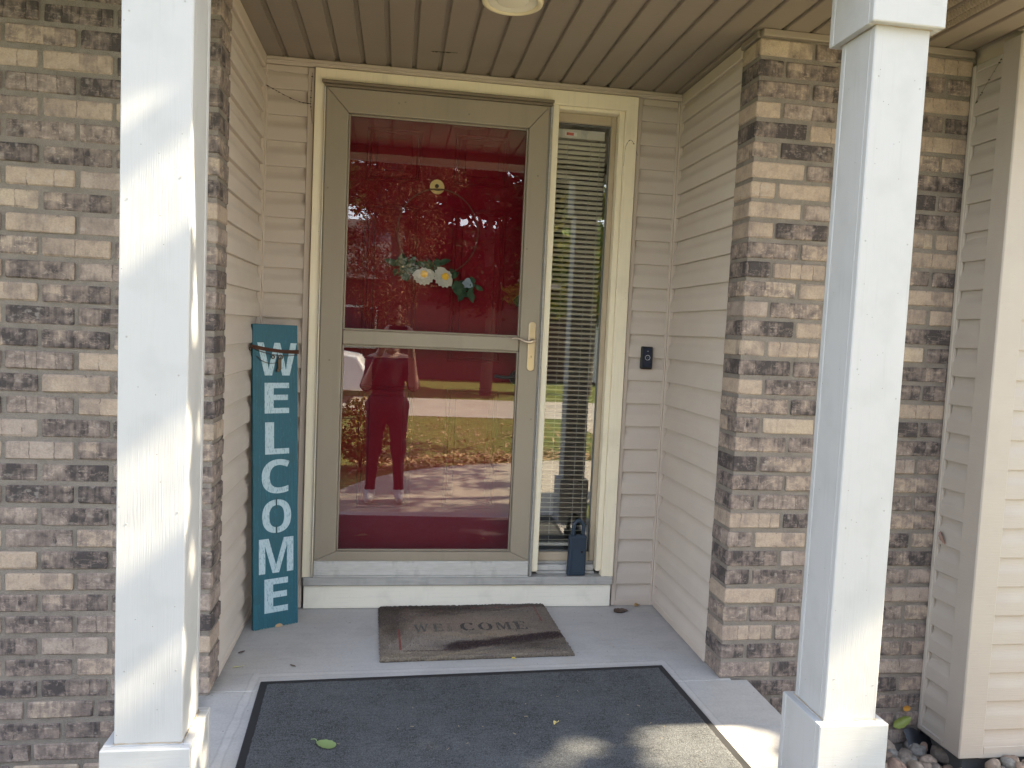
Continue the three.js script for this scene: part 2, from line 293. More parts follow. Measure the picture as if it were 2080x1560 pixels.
{ // right wall: corner at x 1.447, face z 0.75, runs to the garage side at x 2.262
  const w = thing('brick_wall', 'mottled brown brick wall between the porch and the garage, behind the right white column', 'wall', [1.85, -0.36, 0.7]);
  part(w, 'mortar', cbox(1.4525, 2.262, -0.4, 2.256, 0.605, 0.7445, 0.001), M.mortar);
  const T = 'LD?LD DD?DM MD?LM LM?DD DL?LL MD?MM LM?DM LLLDD LML?M LD?LL MM?LM DLLMD ML?LD LM?LL DL?DM LL?LD DD?DD LM?DD MD?LD ML?DD MM?DD DM?LM DM?MD DM?DM LD?MD ML?DM DL?DM DM?MM LD?LL MM?MM LM?MM DD?MM MD?ML MD?DM MM?DM MM?MM MM?MM'.split(' ');
  part(w, 'top_trim', cbox(1.449, 2.24, 2.231, 2.2548, 0.742, 0.764, 0.003), M.soffit);
  part(w, 'top_trim', cbox(1.4395, 1.4585, 2.231, 2.2548, 0.6085, 0.7415, 0.003), M.soffit);
  for (let n = 0; n < 37; n++) {
    const y = 2.1985 - n * PITCH, row = T[n], even = n % 2 === 0;
    let x = 1.447, k = 0;
    putBrick(w, x + (even ? BL : 0.0895) / 2, y, 0.75, cls(row[k++]), even ? 'cornerfull' : 'cornerhalf');
    x += even ? LEN : 0.1016;
    while (x < 2.25) { const room = 2.262 - x; if (room >= BL) putBrick(w, x + BL / 2, y, 0.75, cls(row[k++]), 'full'); else if (room > 0.08) putBrick(w, x + Math.min(0.0895, room) / 2, y, 0.75, cls(row[k++]), 'half'); x += LEN; }
  }
}

// ---------------------------------------------------------------- lap siding
const EXPO = 0.1016;
function boardGeo(len, h = EXPO, from = 0, deep = 1) {                        // length along x, outwards +z, butt edge at y = 0
  const full = [[0, 0.0005], [0.0, 0.0155], [0.003, 0.0168], [0.044, 0.0152], [0.051, 0.0138], [0.058, 0.011], [0.065, 0.0075], [0.072, 0.0045], [0.079, 0.0027], [0.086, 0.002], [EXPO + 0.004, 0.0012]];
  const prof = full.filter(([y]) => y <= h + 0.004).map(([y, z]) => [y, deep < 1 && y > 0.05 ? 0.0148 - (0.0148 - z) * deep : z]), pos = [], uv = [];
  if (prof.length < full.length) prof.push([h, 0.006]);
  for (let k = 0; k + 1 < prof.length; k++) {
    const [y0, z0] = prof[k], [y1, z1] = prof[k + 1];
    pos.push(0, y0, z0, len, y0, z0, len, y1, z1, 0, y0, z0, len, y1, z1, 0, y1, z1);
    uv.push(from, y0, from + len, y0, from + len, y1, from, y0, from + len, y1, from, y1);
  }
  const g = new THREE.BufferGeometry(); g.setAttribute('position', new THREE.Float32BufferAttribute(pos, 3)); g.setAttribute('uv', new THREE.Float32BufferAttribute(uv, 2)); g.computeVertexNormals();
  const nr = prof.map((p, k) => { const a = prof[Math.max(0, k - 1)], b = prof[Math.min(prof.length - 1, k + 1)], y = b[0] - a[0], z = b[1] - a[1], l = Math.hypot(y, z) || 1; return [-z / l, y / l]; }), at = g.attributes.position, nn = g.attributes.normal;
  for (let i = 0; i < at.count; i++) { const y = at.getY(i); if (y > 0.02 && y < 0.09) { const k = prof.findIndex((p) => Math.abs(p[0] - y) < 1e-5); if (k > 0) nn.setXYZ(i, 0, nr[k][0], nr[k][1]); } }
  return g;
}
function siding(wall, at, turn, len, y0, y1, m, deep = 1) {                   // boards of one flat stretch; at = left end seen from outside
  const p = basePos.get(wall), phase = -0.004, k0 = Math.floor((y0 - phase) / EXPO + 1e-4), gs = [0, 1, 2].map((v) => boardGeo(len, EXPO, v * 1.37, deep));
  for (let k = k0; phase + k * EXPO < y1 - 0.01; k++) {
    const yb = phase + k * EXPO, h = Math.min(EXPO, y1 - yb), g = h < EXPO - 0.003 ? boardGeo(len, h, 0, deep) : gs[((k % 3) + 3) % 3], o = new THREE.Mesh(g, m);
    o.name = 'siding_board'; o.castShadow = o.receiveShadow = true; o.position.set(at[0] - p[0], yb - p[1], at[1] - p[2]); o.rotation.y = turn; wall.add(o);
  }
}
const XL = -0.30, XR = 1.465, YC = 2.255;
{ // back wall, both narrow strips beside the door
  const w = thing('siding_wall', 'beige lap siding on the porch back wall either side of the door frame', 'wall', [0.6, 0, -0.02]);
  part(w, 'sheathing', merge([cbox(-0.5, -0.092, -0.1, 2.3, -0.12, -0.004, 0.001), cbox(1.255, 1.7, -0.1, 2.3, -0.12, -0.004, 0.001), cbox(-0.0925, 1.2555, 2.222, 2.3, -0.12, -0.004, 0.001)]), M.sidingTrim);
  siding(w, [XL + 0.018, 0], 0, 0.17, 0, 2.225, M.siding);
  siding(w, [1.268, 0], 0, 0.18, 0, 2.225, M.siding);
  part(w, 'trim_channel', cbox(-0.119, -0.0925, 0.001, 2.222, -0.003, 0.019, 0.003), M.sidingTrim);
  part(w, 'trim_channel', cbox(1.2555, 1.276, 0.001, 2.222, -0.003, 0.019, 0.003), M.sidingTrim);
  part(w, 'trim_channel', cbox(-0.2815, -0.1195, 2.196, 2.2225, -0.003, 0.017, 0.003), M.sidingTrim);
  part(w, 'trim_channel', cbox(1.2765, 1.4355, 2.196, 2.2225, -0.003, 0.017, 0.003), M.sidingTrim);
  part(w, 'trim_channel', cbox(-0.2815, -0.1195, 0.001, 0.026, -0.003, 0.018, 0.003), M.sidingTrim);
  part(w, 'trim_channel', cbox(1.2765, 1.4355, 0.001, 0.026, -0.003, 0.018, 0.003), M.sidingTrim);
  part(w, 'corner_trim', merge([cbox(-0.301, -0.282, 0.0005, 2.2225, -0.003, 0.0275, 0.004), cbox(-0.2825, -0.276, 0.0005, 2.222, -0.003, 0.024, 0.003)]), M.sidingTrim);
  part(w, 'corner_trim', merge([cbox(1.444, 1.466, 0.0005, 2.2225, -0.003, 0.0275, 0.004), cbox(1.436, 1.4435, 0.0005, 2.222, -0.003, 0.024, 0.003)]), M.sidingTrim);
  part(w, 'frieze_trim', merge([cbox(-0.3, 1.464, 2.2235, 2.2545, -0.003, 0.022, 0.004), cbox(-0.3, 1.464, 2.2345, 2.2395, 0.0, 0.0255, 0.002)]), M.sidingTrim);
}
{
  const w = thing('siding_wall', 'beige lap siding on the porch side wall behind the teal board', 'wall', [XL, 0, 0.35]);
  part(w, 'sheathing', cbox(-0.5, XL - 0.002, -0.1, 2.3, -0.003, 0.647, 0.001), M.sidingTrim);
  siding(w, [XL, 0.65], Math.PI / 2, 0.622, 0, 2.235, M.siding);
  part(w, 'trim_channel', cbox(XL - 0.001, XL + 0.02, 2.2, 2.2545, 0.028, 0.647, 0.004), M.sidingTrim);
  part(w, 'trim_channel', cbox(XL - 0.001, XL + 0.019, 0.0005, 0.028, 0.028, 0.647, 0.004), M.sidingTrim);
}
{
  const w = thing('siding_wall', 'beige lap siding on the porch side wall right of the doorbell', 'wall', [XR, 0, 0.35]);
  part(w, 'sheathing', cbox(XR + 0.002, 1.7, -0.1, 2.3, -0.003, 0.604, 0.001), M.sidingTrim);
  siding(w, [XR, 0.028], -Math.PI / 2, 0.585, 0, 2.235, M.siding);
  part(w, 'trim_channel', cbox(XR - 0.019, XR + 0.001, 2.205, 2.2545, 0.028, 0.607, 0.004), M.sidingTrim);
  part(w, 'trim_channel', cbox(XR - 0.019, XR + 0.001, 0.0005, 0.03, 0.028, 0.607, 0.004), M.sidingTrim);
}
{ // garage: side, corner post, front
  const GX = 2.262, GZ = 0.945;
  const w = thing('garage_wall', 'beige lap siding wall of the garage corner at the right edge', 'wall', [2.8, -0.2, 0.9]);
  part(w, 'sheathing', merge([cbox(GX + 0.003, 2.5, -0.19, 2.3, 0.6, 0.94, 0.001), cbox(2.4, 7, -0.19, 2.3, 0.7, 0.942, 0.001)]), M.sidingTrim);
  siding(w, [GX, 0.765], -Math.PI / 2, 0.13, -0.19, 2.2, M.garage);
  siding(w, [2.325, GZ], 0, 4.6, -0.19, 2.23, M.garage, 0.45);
  part(w, 'trim_channel', merge([cbox(2.24, 2.263, -0.205, 2.205, 0.7515, 0.768, 0.003), cbox(2.247, 2.2575, -0.2, 2.2, 0.766, 0.7715, 0.002)]), M.garage);
  part(w, 'trim_channel', cbox(2.243, 2.2635, 2.18, 2.2055, 0.7685, 0.883, 0.003), M.garage);
  part(w, 'trim_channel', merge([cbox(2.243, 2.2635, -0.206, -0.183, 0.7685, 0.883, 0.003), cbox(2.24, 2.262, -0.19, -0.185, 0.768, 0.883, 0.001)]), M.garage);
  part(w, 'corner_trim', cbox(2.243, 2.336, -0.206, 2.2445, 0.884, 0.964, 0.004), M.garage);
  part(w, 'trim_channel', cbox(2.3365, 6.9, -0.196, -0.165, 0.94, 0.962, 0.003), M.garage);
  part(w, 'foundation', cbox(2.285, 7, -0.4, -0.191, 0.6, 0.93, 0.003), mat([0.09, 0.088, 0.085], { roughness: 0.95 }));
  const spot = mat([0.75, 0.74, 0.72], { roughness: 0.8 }), sg = new THREE.SphereGeometry(0.008, 10, 8); sg.scale(1, 1.1, 0.25); sg.translate(2.396, -0.098, 0.9575); part(w, 'white_spot', sg, spot);
}

// ---------------------------------------------------------------- ceiling
{
  const c = thing('porch_ceiling', 'brown grooved soffit boards over the porch', 'ceiling', [0.6, YC, 0.8], null, 'structure');
  const louv = [];
  const plankGeo = (z0, z1) => { const s = new THREE.Shape([[0.005, 0], [0.0855, 0], [0.087, 0.0085], [0.1, 0.0085], [0.1016, 0.003], [0.1016, 0.012], [0, 0.012], [0, 0.005]].map((p) => new THREE.Vector2(...p))); const g = new THREE.ExtrudeGeometry(s, { depth: z1 - z0, bevelEnabled: false }); g.translate(0, 0, z0); return g; };
  const g0 = -0.2096 - 0.0935, G = { in: plankGeo(0.006, 1.61), out: plankGeo(0.787, 1.61), right: plankGeo(0.752, 1.61), gar: plankGeo(0.947, 1.39) };
  for (let k = -16; k < 46; k++) {
    const x = g0 + k * 0.1016, g = x < XL - 0.06 ? G.out : x < 1.46 ? G.in : x < 2.2 ? G.right : G.gar, o = new THREE.Mesh(g, M.soffit);
    o.name = 'soffit_board'; o.castShadow = o.receiveShadow = true; o.position.set(x - 0.6, 0, -0.8); c.add(o);
    if (x > 1.72 && x < 2.02) for (const off of [0.021, 0.063]) for (let z = 0.78; z < 1.58; z += 0.0125) { const b = new THREE.BoxGeometry(0.043, 0.0035, 0.0045); b.rotateY(Math.PI / 4); b.translate(x + off, YC - 0.0012, z); louv.push(b); }
  }
  part(c, 'vent_louvres', merge(louv), M.tanDark).userData.kind = 'stuff';
  part(c, 'ceiling_backing', cbox(-3, 2.2, YC + 0.013, YC + 0.05, -0.12, 1.61, 0.001), M.soffitDark);
}
{
  const o = thing('porch_fascia', 'white fascia board along the roof edge above the columns', 'fascia', [0.6, 2.2, 1.6]);
  part(o, 'board', cbox(-3, 2.2, 2.205, 2.44, 1.612, 1.636, 0.003), M.postFlat);
  part(o, 'garage_board', cbox(2.2, 7.2, 2.205, 2.44, 1.392, 1.416, 0.003), M.postFlat);
  part(o, 'return_board', cbox(2.2, 2.224, 2.205, 2.44, 1.4165, 1.6115, 0.003), M.postFlat);
  const r = thing('roof', 'grey shingled roof over the house and porch', 'roof', [0.6, 2.44, -1]);
  const s = new THREE.Shape([[1.42, 2.445], [1.42, 2.475], [-3.2, 4.6], [-8, 2.5], [-8, 2.4], [-3.2, 4.3]].map((p) => new THREE.Vector2(...p))); const g = new THREE.ExtrudeGeometry(s, { depth: 11, bevelEnabled: false }); g.rotateY(-Math.PI / 2); g.translate(7.5, 0, 0); g.scale(1, 1, 1);
  part(r, 'porch_roof', cbox(-3.4, 2.25, 2.445, 2.5, 1.2, 1.68, 0.004), mat([0.09, 0.085, 0.08], { roughness: 0.95 }));
  part(r, 'shingle_slope', g, mat([0.09, 0.085, 0.08], { roughness: 0.95 }));
}
{ // the rest of the house, which keeps the rooms dark
  const o = thing('house_body', null, null, [0.6, 0, -3], null, 'structure');
  part(o, 'room_wall', merge([cbox(-3, 7, -0.36, -0.1, -7, -0.122, 0.001), cbox(-3, -0.52, -0.1, 2.3, -0.25, 0.59, 0.001), cbox(1.71, 7, -0.1, 2.3, -0.25, 0.59, 0.001), cbox(-3, 7, 2.302, 2.44, -7, 1.38, 0.001), cbox(-3.1, -3, -0.36, 2.44, -7, 0.7, 0.001), cbox(7, 7.1, -0.36, 2.44, -7, 0.9, 0.001), cbox(-3, 7, -0.36, 2.44, -7.1, -7, 0.001)]), mat([0.4, 0.38, 0.35]));
  part(o, 'hall_wall', merge([cbox(0.9, 2.2, -0.1, 2.3, -1.9, -1.8, 0.001), cbox(0.88, 0.91, -0.1, 2.3, -1.8, -0.125, 0.001), cbox(2.2, 2.23, -0.1, 2.3, -1.8, -0.125, 0.001)]), mat([0.3, 0.28, 0.25]));
}
// ---------------------------------------------------------------- door frame, threshold
{
  const f = thing('door_frame', 'cream painted wood frame round the door and sidelight', 'door frame', [0.58, 0, 0]);
  const casing = (pts, z) => { const s = new THREE.Shape(pts.map((p) => new THREE.Vector2(...p))); const g = new THREE.ExtrudeGeometry(s, { depth: 0.036, bevelEnabled: true, bevelThickness: 0.004, bevelSize: 0.003, bevelSegments: 2 }); g.translate(0, 0, z); return g; };
  part(f, 'casing', casing([[-0.0885, 0.14], [-0.05, 0.14], [-0.05, 2.1625], [-0.0885, 2.2175]], -0.006), M.cream);
  part(f, 'head_casing', casing([[-0.0875, 2.2185], [-0.0487, 2.1635], [1.2, 2.1635], [1.25, 2.2185]], -0.006), M.cream);
  part(f, 'casing', casing([[1.202, 0.14], [1.2505, 0.14], [1.2505, 2.2175], [1.202, 2.1625]], -0.006), M.cream);
  part(f, 'stop', cbox(1.176, 1.1985, 0.1585, 2.1605, -0.03, 0.021, 0.002), M.cream);
  part(f, 'stop', cbox(0.9125, 1.1755, 2.146, 2.1605, -0.03, 0.021, 0.002), M.cream);
  part(f, 'mullion', merge([cbox(0.884, 0.912, 0.1585, 2.161, -0.12, 0.03, 0.003)]), M.cream);
  part(f, 'jamb', cbox(-0.0915, -0.0525, 0.1585, 2.2215, -0.12, -0.0075, 0.001), M.cream);
  part(f, 'jamb', cbox(1.1995, 1.2545, 0.1585, 2.2215, -0.12, -0.0075, 0.001), M.cream);
  part(f, 'head_jamb', cbox(-0.052, 1.199, 2.1635, 2.2215, -0.12, -0.0075, 0.001), M.cream);
  const k = thing('threshold', 'grey aluminium threshold on a white kick board below the door', 'threshold', [0.58, 0, 0.02]);
  part(k, 'sill_nose', cbox(-0.086, 1.2515, 0.103, 0.139, -0.1, 0.043, 0.004), M.sill);
  part(k, 'kick_board', cbox(-0.083, 1.2475, 0.0008, 0.102, -0.09, 0.026, 0.002), M.kick);
  part(k, 'sill_ridge', cbox(-0.05, 0.8835, 0.1395, 0.157, -0.1, 0.012, 0.002), M.sill);
  part(k, 'sill_ridge', cbox(0.9125, 1.1755, 0.1395, 0.151, -0.045, 0.0, 0.002), M.sill);
  part(k, 'sill_ridge', merge([cbox(0.9125, 1.1755, 0.1515, 0.176, -0.058, -0.012, 0.003)]), M.alum);
  part(k, 'sill_ridge', cbox(0.9125, 1.1755, 0.177, 0.192, -0.07, -0.03, 0.002), M.sill);
}

// ---------------------------------------------------------------- storm door
{
  const d = thing('storm_door', 'tan aluminium storm door with two glass panes over the red door', 'storm door', [0.415, 0.142, 0.02]);
  const mitred = (pts) => { const s = new THREE.Shape(pts.map((p) => new THREE.Vector2(...p))); const g = new THREE.ExtrudeGeometry(s, { depth: 0.024, bevelEnabled: true, bevelThickness: 0.0045, bevelSize: 0.0045, bevelOffset: -0.0048, bevelSegments: 3 }); g.translate(0, 0, 0.0095); return g; };
  const X0 = -0.044, X1 = 0.868, Y0 = 0.209, Y1 = 2.148, x0 = 0.0455, x1 = 0.7845, y0 = 0.249, y1 = 2.052;
  part(d, 'stile', mitred([[X0, Y0], [x0, y0], [x0, y1], [X0, Y1]]), M.tan); part(d, 'stile', mitred([[X1, Y0], [X1, Y1], [x1, y1], [x1, y0]]), M.tan);
  part(d, 'top_rail', mitred([[X0, Y1], [x0, y1], [x1, y1], [X1, Y1]]), M.tan); part(d, 'bottom_rail', mitred([[X0, Y0], [X1, Y0], [x1, y0], [x0, y0]]), M.tan);
  part(d, 'mid_rail', cbox(0.0475, 0.7825, 1.119, 1.178, 0.004, 0.0345, 0.004), M.tan);
  for (const [y0, y1] of [[0.2495, 1.1185], [1.1785, 2.0515]]) {
    const o = part(d, 'glass_pane', (() => { const g = new THREE.PlaneGeometry(0.74, y1 - y0); g.translate(0.415, (y0 + y1) / 2, 0.017); return g; })(), M.glass);
    const b = 0.0075;
    part(d, 'glass_bead', merge([cbox(0.0457, 0.0457 + b, y0, y1, 0.0175, 0.0305, 0.003), cbox(0.7843 - b, 0.7843, y0, y1, 0.0175, 0.0305, 0.003), cbox(0.0535, 0.7765, y1 - b, y1, 0.0175, 0.0305, 0.003), cbox(0.0535, 0.7765, y0, y0 + b, 0.0175, 0.0305, 0.003)]), M.tan);
  }
  part(d, 'drip_cap', merge([cbox(-0.06, 0.8825, 2.158, 2.169, 0.005, 0.062, 0.002), cbox(-0.052, 0.878, 2.1485, 2.1575, 0.004, 0.048, 0.002)]), M.tanDark);
  part(d, 'hinge_channel', merge([cbox(-0.0525, -0.0505, 0.142, 2.148, 0.002, 0.043, 0.0008), cbox(-0.0505, -0.0445, 0.142, 2.148, 0.004, 0.028, 0.001)]), M.sill);
  part(d, 'latch_channel', merge([cbox(0.8685, 0.8735, 0.142, 2.148, 0.004, 0.03, 0.001), cbox(0.874, 0.8785, 0.142, 2.148, 0.002, 0.042, 0.0008), cbox(0.879, 0.8838, 0.142, 2.148, 0.002, 0.036, 0.0008)]), M.sill);
  part(d, 'door_sweep', merge([cbox(-0.044, 0.868, 0.146, 0.2085, 0.008, 0.041, 0.003), cbox(-0.044, 0.868, 0.1405, 0.1455, 0.01, 0.046, 0.001)]), M.alum);
  { // lever set
    const s = new THREE.Shape(), w = 0.0135, y0 = 1.053, y1 = 1.232; s.moveTo(-w, y0); s.absarc(0, y0, w, Math.PI, 2 * Math.PI); s.lineTo(w * 0.94, 1.14); s.lineTo(w, y1); s.absarc(0, y1, w, 0, Math.PI); s.lineTo(-w * 0.94, 1.14); s.closePath();
    const g = new THREE.ExtrudeGeometry(s, { depth: 0.006, bevelEnabled: true, bevelThickness: 0.003, bevelSize: 0.002, bevelSegments: 3, curveSegments: 16 }); g.translate(0.8355, 0, 0.039);
    const h = part(d, 'handle_plate', g, M.nickel);
    const c = new THREE.CylinderGeometry(0.009, 0.0095, 0.008, 20); c.rotateX(Math.PI / 2); c.translate(0.8345, 1.099, 0.051); part(h, 'key_cylinder', c, M.nickel);
    const kk = new THREE.BoxGeometry(0.0018, 0.008, 0.002); kk.translate(0.8345, 1.099, 0.0555); part(h, 'keyhole', kk, M.blackMetal);
    const pts = [[0.842, 1.168, 0.05], [0.838, 1.166, 0.068], [0.822, 1.161, 0.073], [0.802, 1.163, 0.072], [0.782, 1.171, 0.07], [0.764, 1.175, 0.067], [0.748, 1.173, 0.064]];
    const t = tube(pts, 0.0064, 48, 10); const p = t.attributes.position, cen = pts.map((q) => new THREE.Vector3(...q));
    for (let i = 0; i < p.count; i++) { const u = clamp((0.842 - p.getX(i)) / 0.094), k = 1.35 - 0.8 * u; const cy = new THREE.CatmullRomCurve3(cen).getPoint(Math.floor(i / 11) / 48).y; p.setY(i, cy + (p.getY(i) - cy) * k); }
    t.computeVertexNormals(); const b = new THREE.SphereGeometry(0.0115, 16, 12); b.scale(1, 0.8, 0.75); b.translate(0.8395, 1.1675, 0.064);
    part(d, 'lever', merge([t, b]), M.nickel);
  }
}

// ---------------------------------------------------------------- red front door
{
  const d = thing('front_door', 'dark red panelled front door behind the storm door glass', 'door', [0.415, 0.158, -0.08]);
  part(d, 'door_slab', cbox(-0.05, 0.882, 0.159, 2.162, -0.105, -0.062, 0.002), M.redDoor);
  for (const [x0, x1] of [[0.118, 0.348], [0.487, 0.717]]) for (const [y0, y1] of [[0.415, 0.945], [1.06, 1.715], [1.81, 2.03]]) {
    const ring = (i, z0, z1, w) => [cbox(x0 + i, x1 - i, y1 - i - w, y1 - i, z0, z1, 0.003), cbox(x0 + i, x1 - i, y0 + i, y0 + i + w, z0, z1, 0.003), cbox(x0 + i, x0 + i + w, y0 + i + w, y1 - i - w, z0, z1, 0.003), cbox(x1 - i - w, x1 - i, y0 + i + w, y1 - i - w, z0, z1, 0.003)];
    part(d, 'door_panel', merge([...ring(0, -0.063, -0.056, 0.012), ...ring(0.016, -0.063, -0.058, 0.007), cbox(x0 + 0.042, x1 - 0.042, y0 + 0.042, y1 - 0.042, -0.063, -0.055, 0.006)]), M.redDoor);
  }
  const pl = new THREE.CylinderGeometry(0.03, 0.031, 0.008, 36); pl.rotateX(Math.PI / 2); pl.translate(0.415, 1.8, -0.058);
  const vw = part(d, 'door_viewer', pl, M.brass);
  const ln = new THREE.CylinderGeometry(0.007, 0.009, 0.006, 16); ln.rotateX(Math.PI / 2); ln.translate(0.414, 1.803, -0.051); part(vw, 'lens', ln, M.blackMetal);
  part(vw, 'hook_bar', tube([[0.386, 1.789, -0.052], [0.4, 1.787, -0.047], [0.415, 1.785, -0.046], [0.43, 1.787, -0.047], [0.444, 1.79, -0.052]], 0.0022, 20, 8), M.blackMetal);
  const rose = (y, r) => { const c = new THREE.CylinderGeometry(r, r * 1.08, 0.012, 28); c.rotateX(Math.PI / 2); c.translate(0.795, y, -0.055); return c; };
  part(d, 'deadbolt', merge([rose(1.335, 0.026), cbox(0.79, 0.8, 1.318, 1.352, -0.05, -0.038, 0.003)]), M.blackMetal);
  part(d, 'inner_lever', merge([rose(1.0, 0.031), tube([[0.795, 1.0, -0.05], [0.795, 1.002, -0.022], [0.775, 1.005, -0.012], [0.735, 1.003, -0.01], [0.69, 1.007, -0.012]], 0.0075, 30, 8)]), M.blackMetal);
}
{ // hoop wreath hung on the door between the two layers
  const w = thing('door_wreath', 'thin wire hoop wreath with two white flowers and green leaves', 'wreath', [0.425, 1.605, -0.05]);
  const wood = mat([0.09, 0.035, 0.02], { roughness: 0.8 });
  part(w, 'hoop', merge([0, 1].map((k) => tube([...Array(24)].map((_, i) => { const a = (i / 24) * 2 * Math.PI; return [0.425 + (0.168 + 0.004 * k) * Math.cos(a), 1.61 + (0.178 + 0.003 * k) * Math.sin(a), -0.043 + 0.003 * Math.sin(3 * a + k)]; }), 0.0011, 90, 6, true))), wood);
  const leafMat = mat([0.018, 0.048, 0.02], { roughness: 0.75, side: THREE.DoubleSide });
  rnd = mulberry(41);
  const leaf = (L, W, bend = 0.25) => { const g = new THREE.PlaneGeometry(1, 1, 6, 2), p = g.attributes.position; for (let i = 0; i < p.count; i++) { const t = p.getX(i) + 0.5, s = p.getY(i) * 2, wd = Math.pow(Math.sin(Math.PI * Math.pow(t, 0.8)), 0.8); p.setXYZ(i, t * L, s * W * 0.5 * wd, 0.25 * W * Math.abs(s) * wd - bend * L * t * t); } g.computeVertexNormals(); return g; };
  const spots = [[0.25, 1.462], [0.265, 1.455], [0.285, 1.465], [0.3, 1.45], [0.275, 1.435], [0.3, 1.43], [0.325, 1.458], [0.35, 1.452], [0.375, 1.455], [0.4, 1.46], [0.42, 1.47], [0.44, 1.468], [0.425, 1.45], [0.5, 1.42], [0.52, 1.405], [0.535, 1.38], [0.555, 1.365], [0.575, 1.36], [0.54, 1.35], [0.515, 1.375], [0.585, 1.385], [0.57, 1.4]];
  for (const [x, y] of spots) for (let k = 0; k < 3; k++) {
    const o = part(w, 'leaf', leaf(rr(0.028, 0.055), rr(0.018, 0.034)), leafMat, true); o.position.set(x - 0.425 + rr(-0.012, 0.012), y - 1.605 + rr(-0.012, 0.012), 0.004 + rr(0, 0.012)); o.rotation.set(rr(-0.4, 0.4), rr(-0.5, 0.3), rr(0, 6.28));
  }
  const petal = mat([0.45, 0.43, 0.37], { roughness: 0.65, side: THREE.DoubleSide }), yolk = mat([0.72, 0.42, 0.03], { roughness: 0.8 });
  for (const [x, y, rz, a0, a1] of [[0.372, 1.417, 0.1, 2.4, 6.6], [0.462, 1.412, -0.9, 3.2, 7.4]]) {
    const f = part(w, 'flower', (() => { const gs = []; for (let k = 0; k < 14; k++) { const a = k < 9 ? 3.2 + (k / 8) * 3.0 : 3.5 + ((k - 9) / 4) * 2.4 + 0.2, g = leaf(k < 9 ? 0.05 : 0.038, k < 9 ? 0.04 : 0.034, 0.12); g.rotateZ(a + rz); g.translate(0, 0.012, 0.012 + (k % 2) * 0.002 + (k < 9 ? 0 : 0.005)); gs.push(g); } for (let k = 0; k < 6; k++) { const g = leaf(0.03, 0.03, 0.15); g.rotateZ(rz + 0.2 + k * 0.52); g.translate(0, 0.01, 0.011); gs.push(g); } return merge(gs); })(), petal, true);
    f.position.set(x - 0.425, y - 1.605, 0.012);
    const c = new THREE.SphereGeometry(0.0155, 18, 12), p = c.attributes.position; for (let i = 0; i < p.count; i++) { const s = 1 + 0.12 * (hash2(i, 3, 5) - 0.5); p.setXYZ(i, p.getX(i) * s, p.getY(i) * s, p.getZ(i) * 0.5 * s); } c.computeVertexNormals(); c.translate(0, 0.01, 0.022); part(f, 'flower_centre', c, yolk, true);
  }
  const bl = mat([0.2, 0.25, 0.3], { roughness: 0.6, side: THREE.DoubleSide });
  for (const [x, y] of [[0.545, 1.412], [0.535, 1.388], [0.553, 1.398]]) { const o = part(w, 'blossom', leaf(0.032, 0.03, 0.1), bl, true); o.position.set(x - 0.425, y - 1.605, 0.018); o.rotation.z = rr(0, 6); }
}

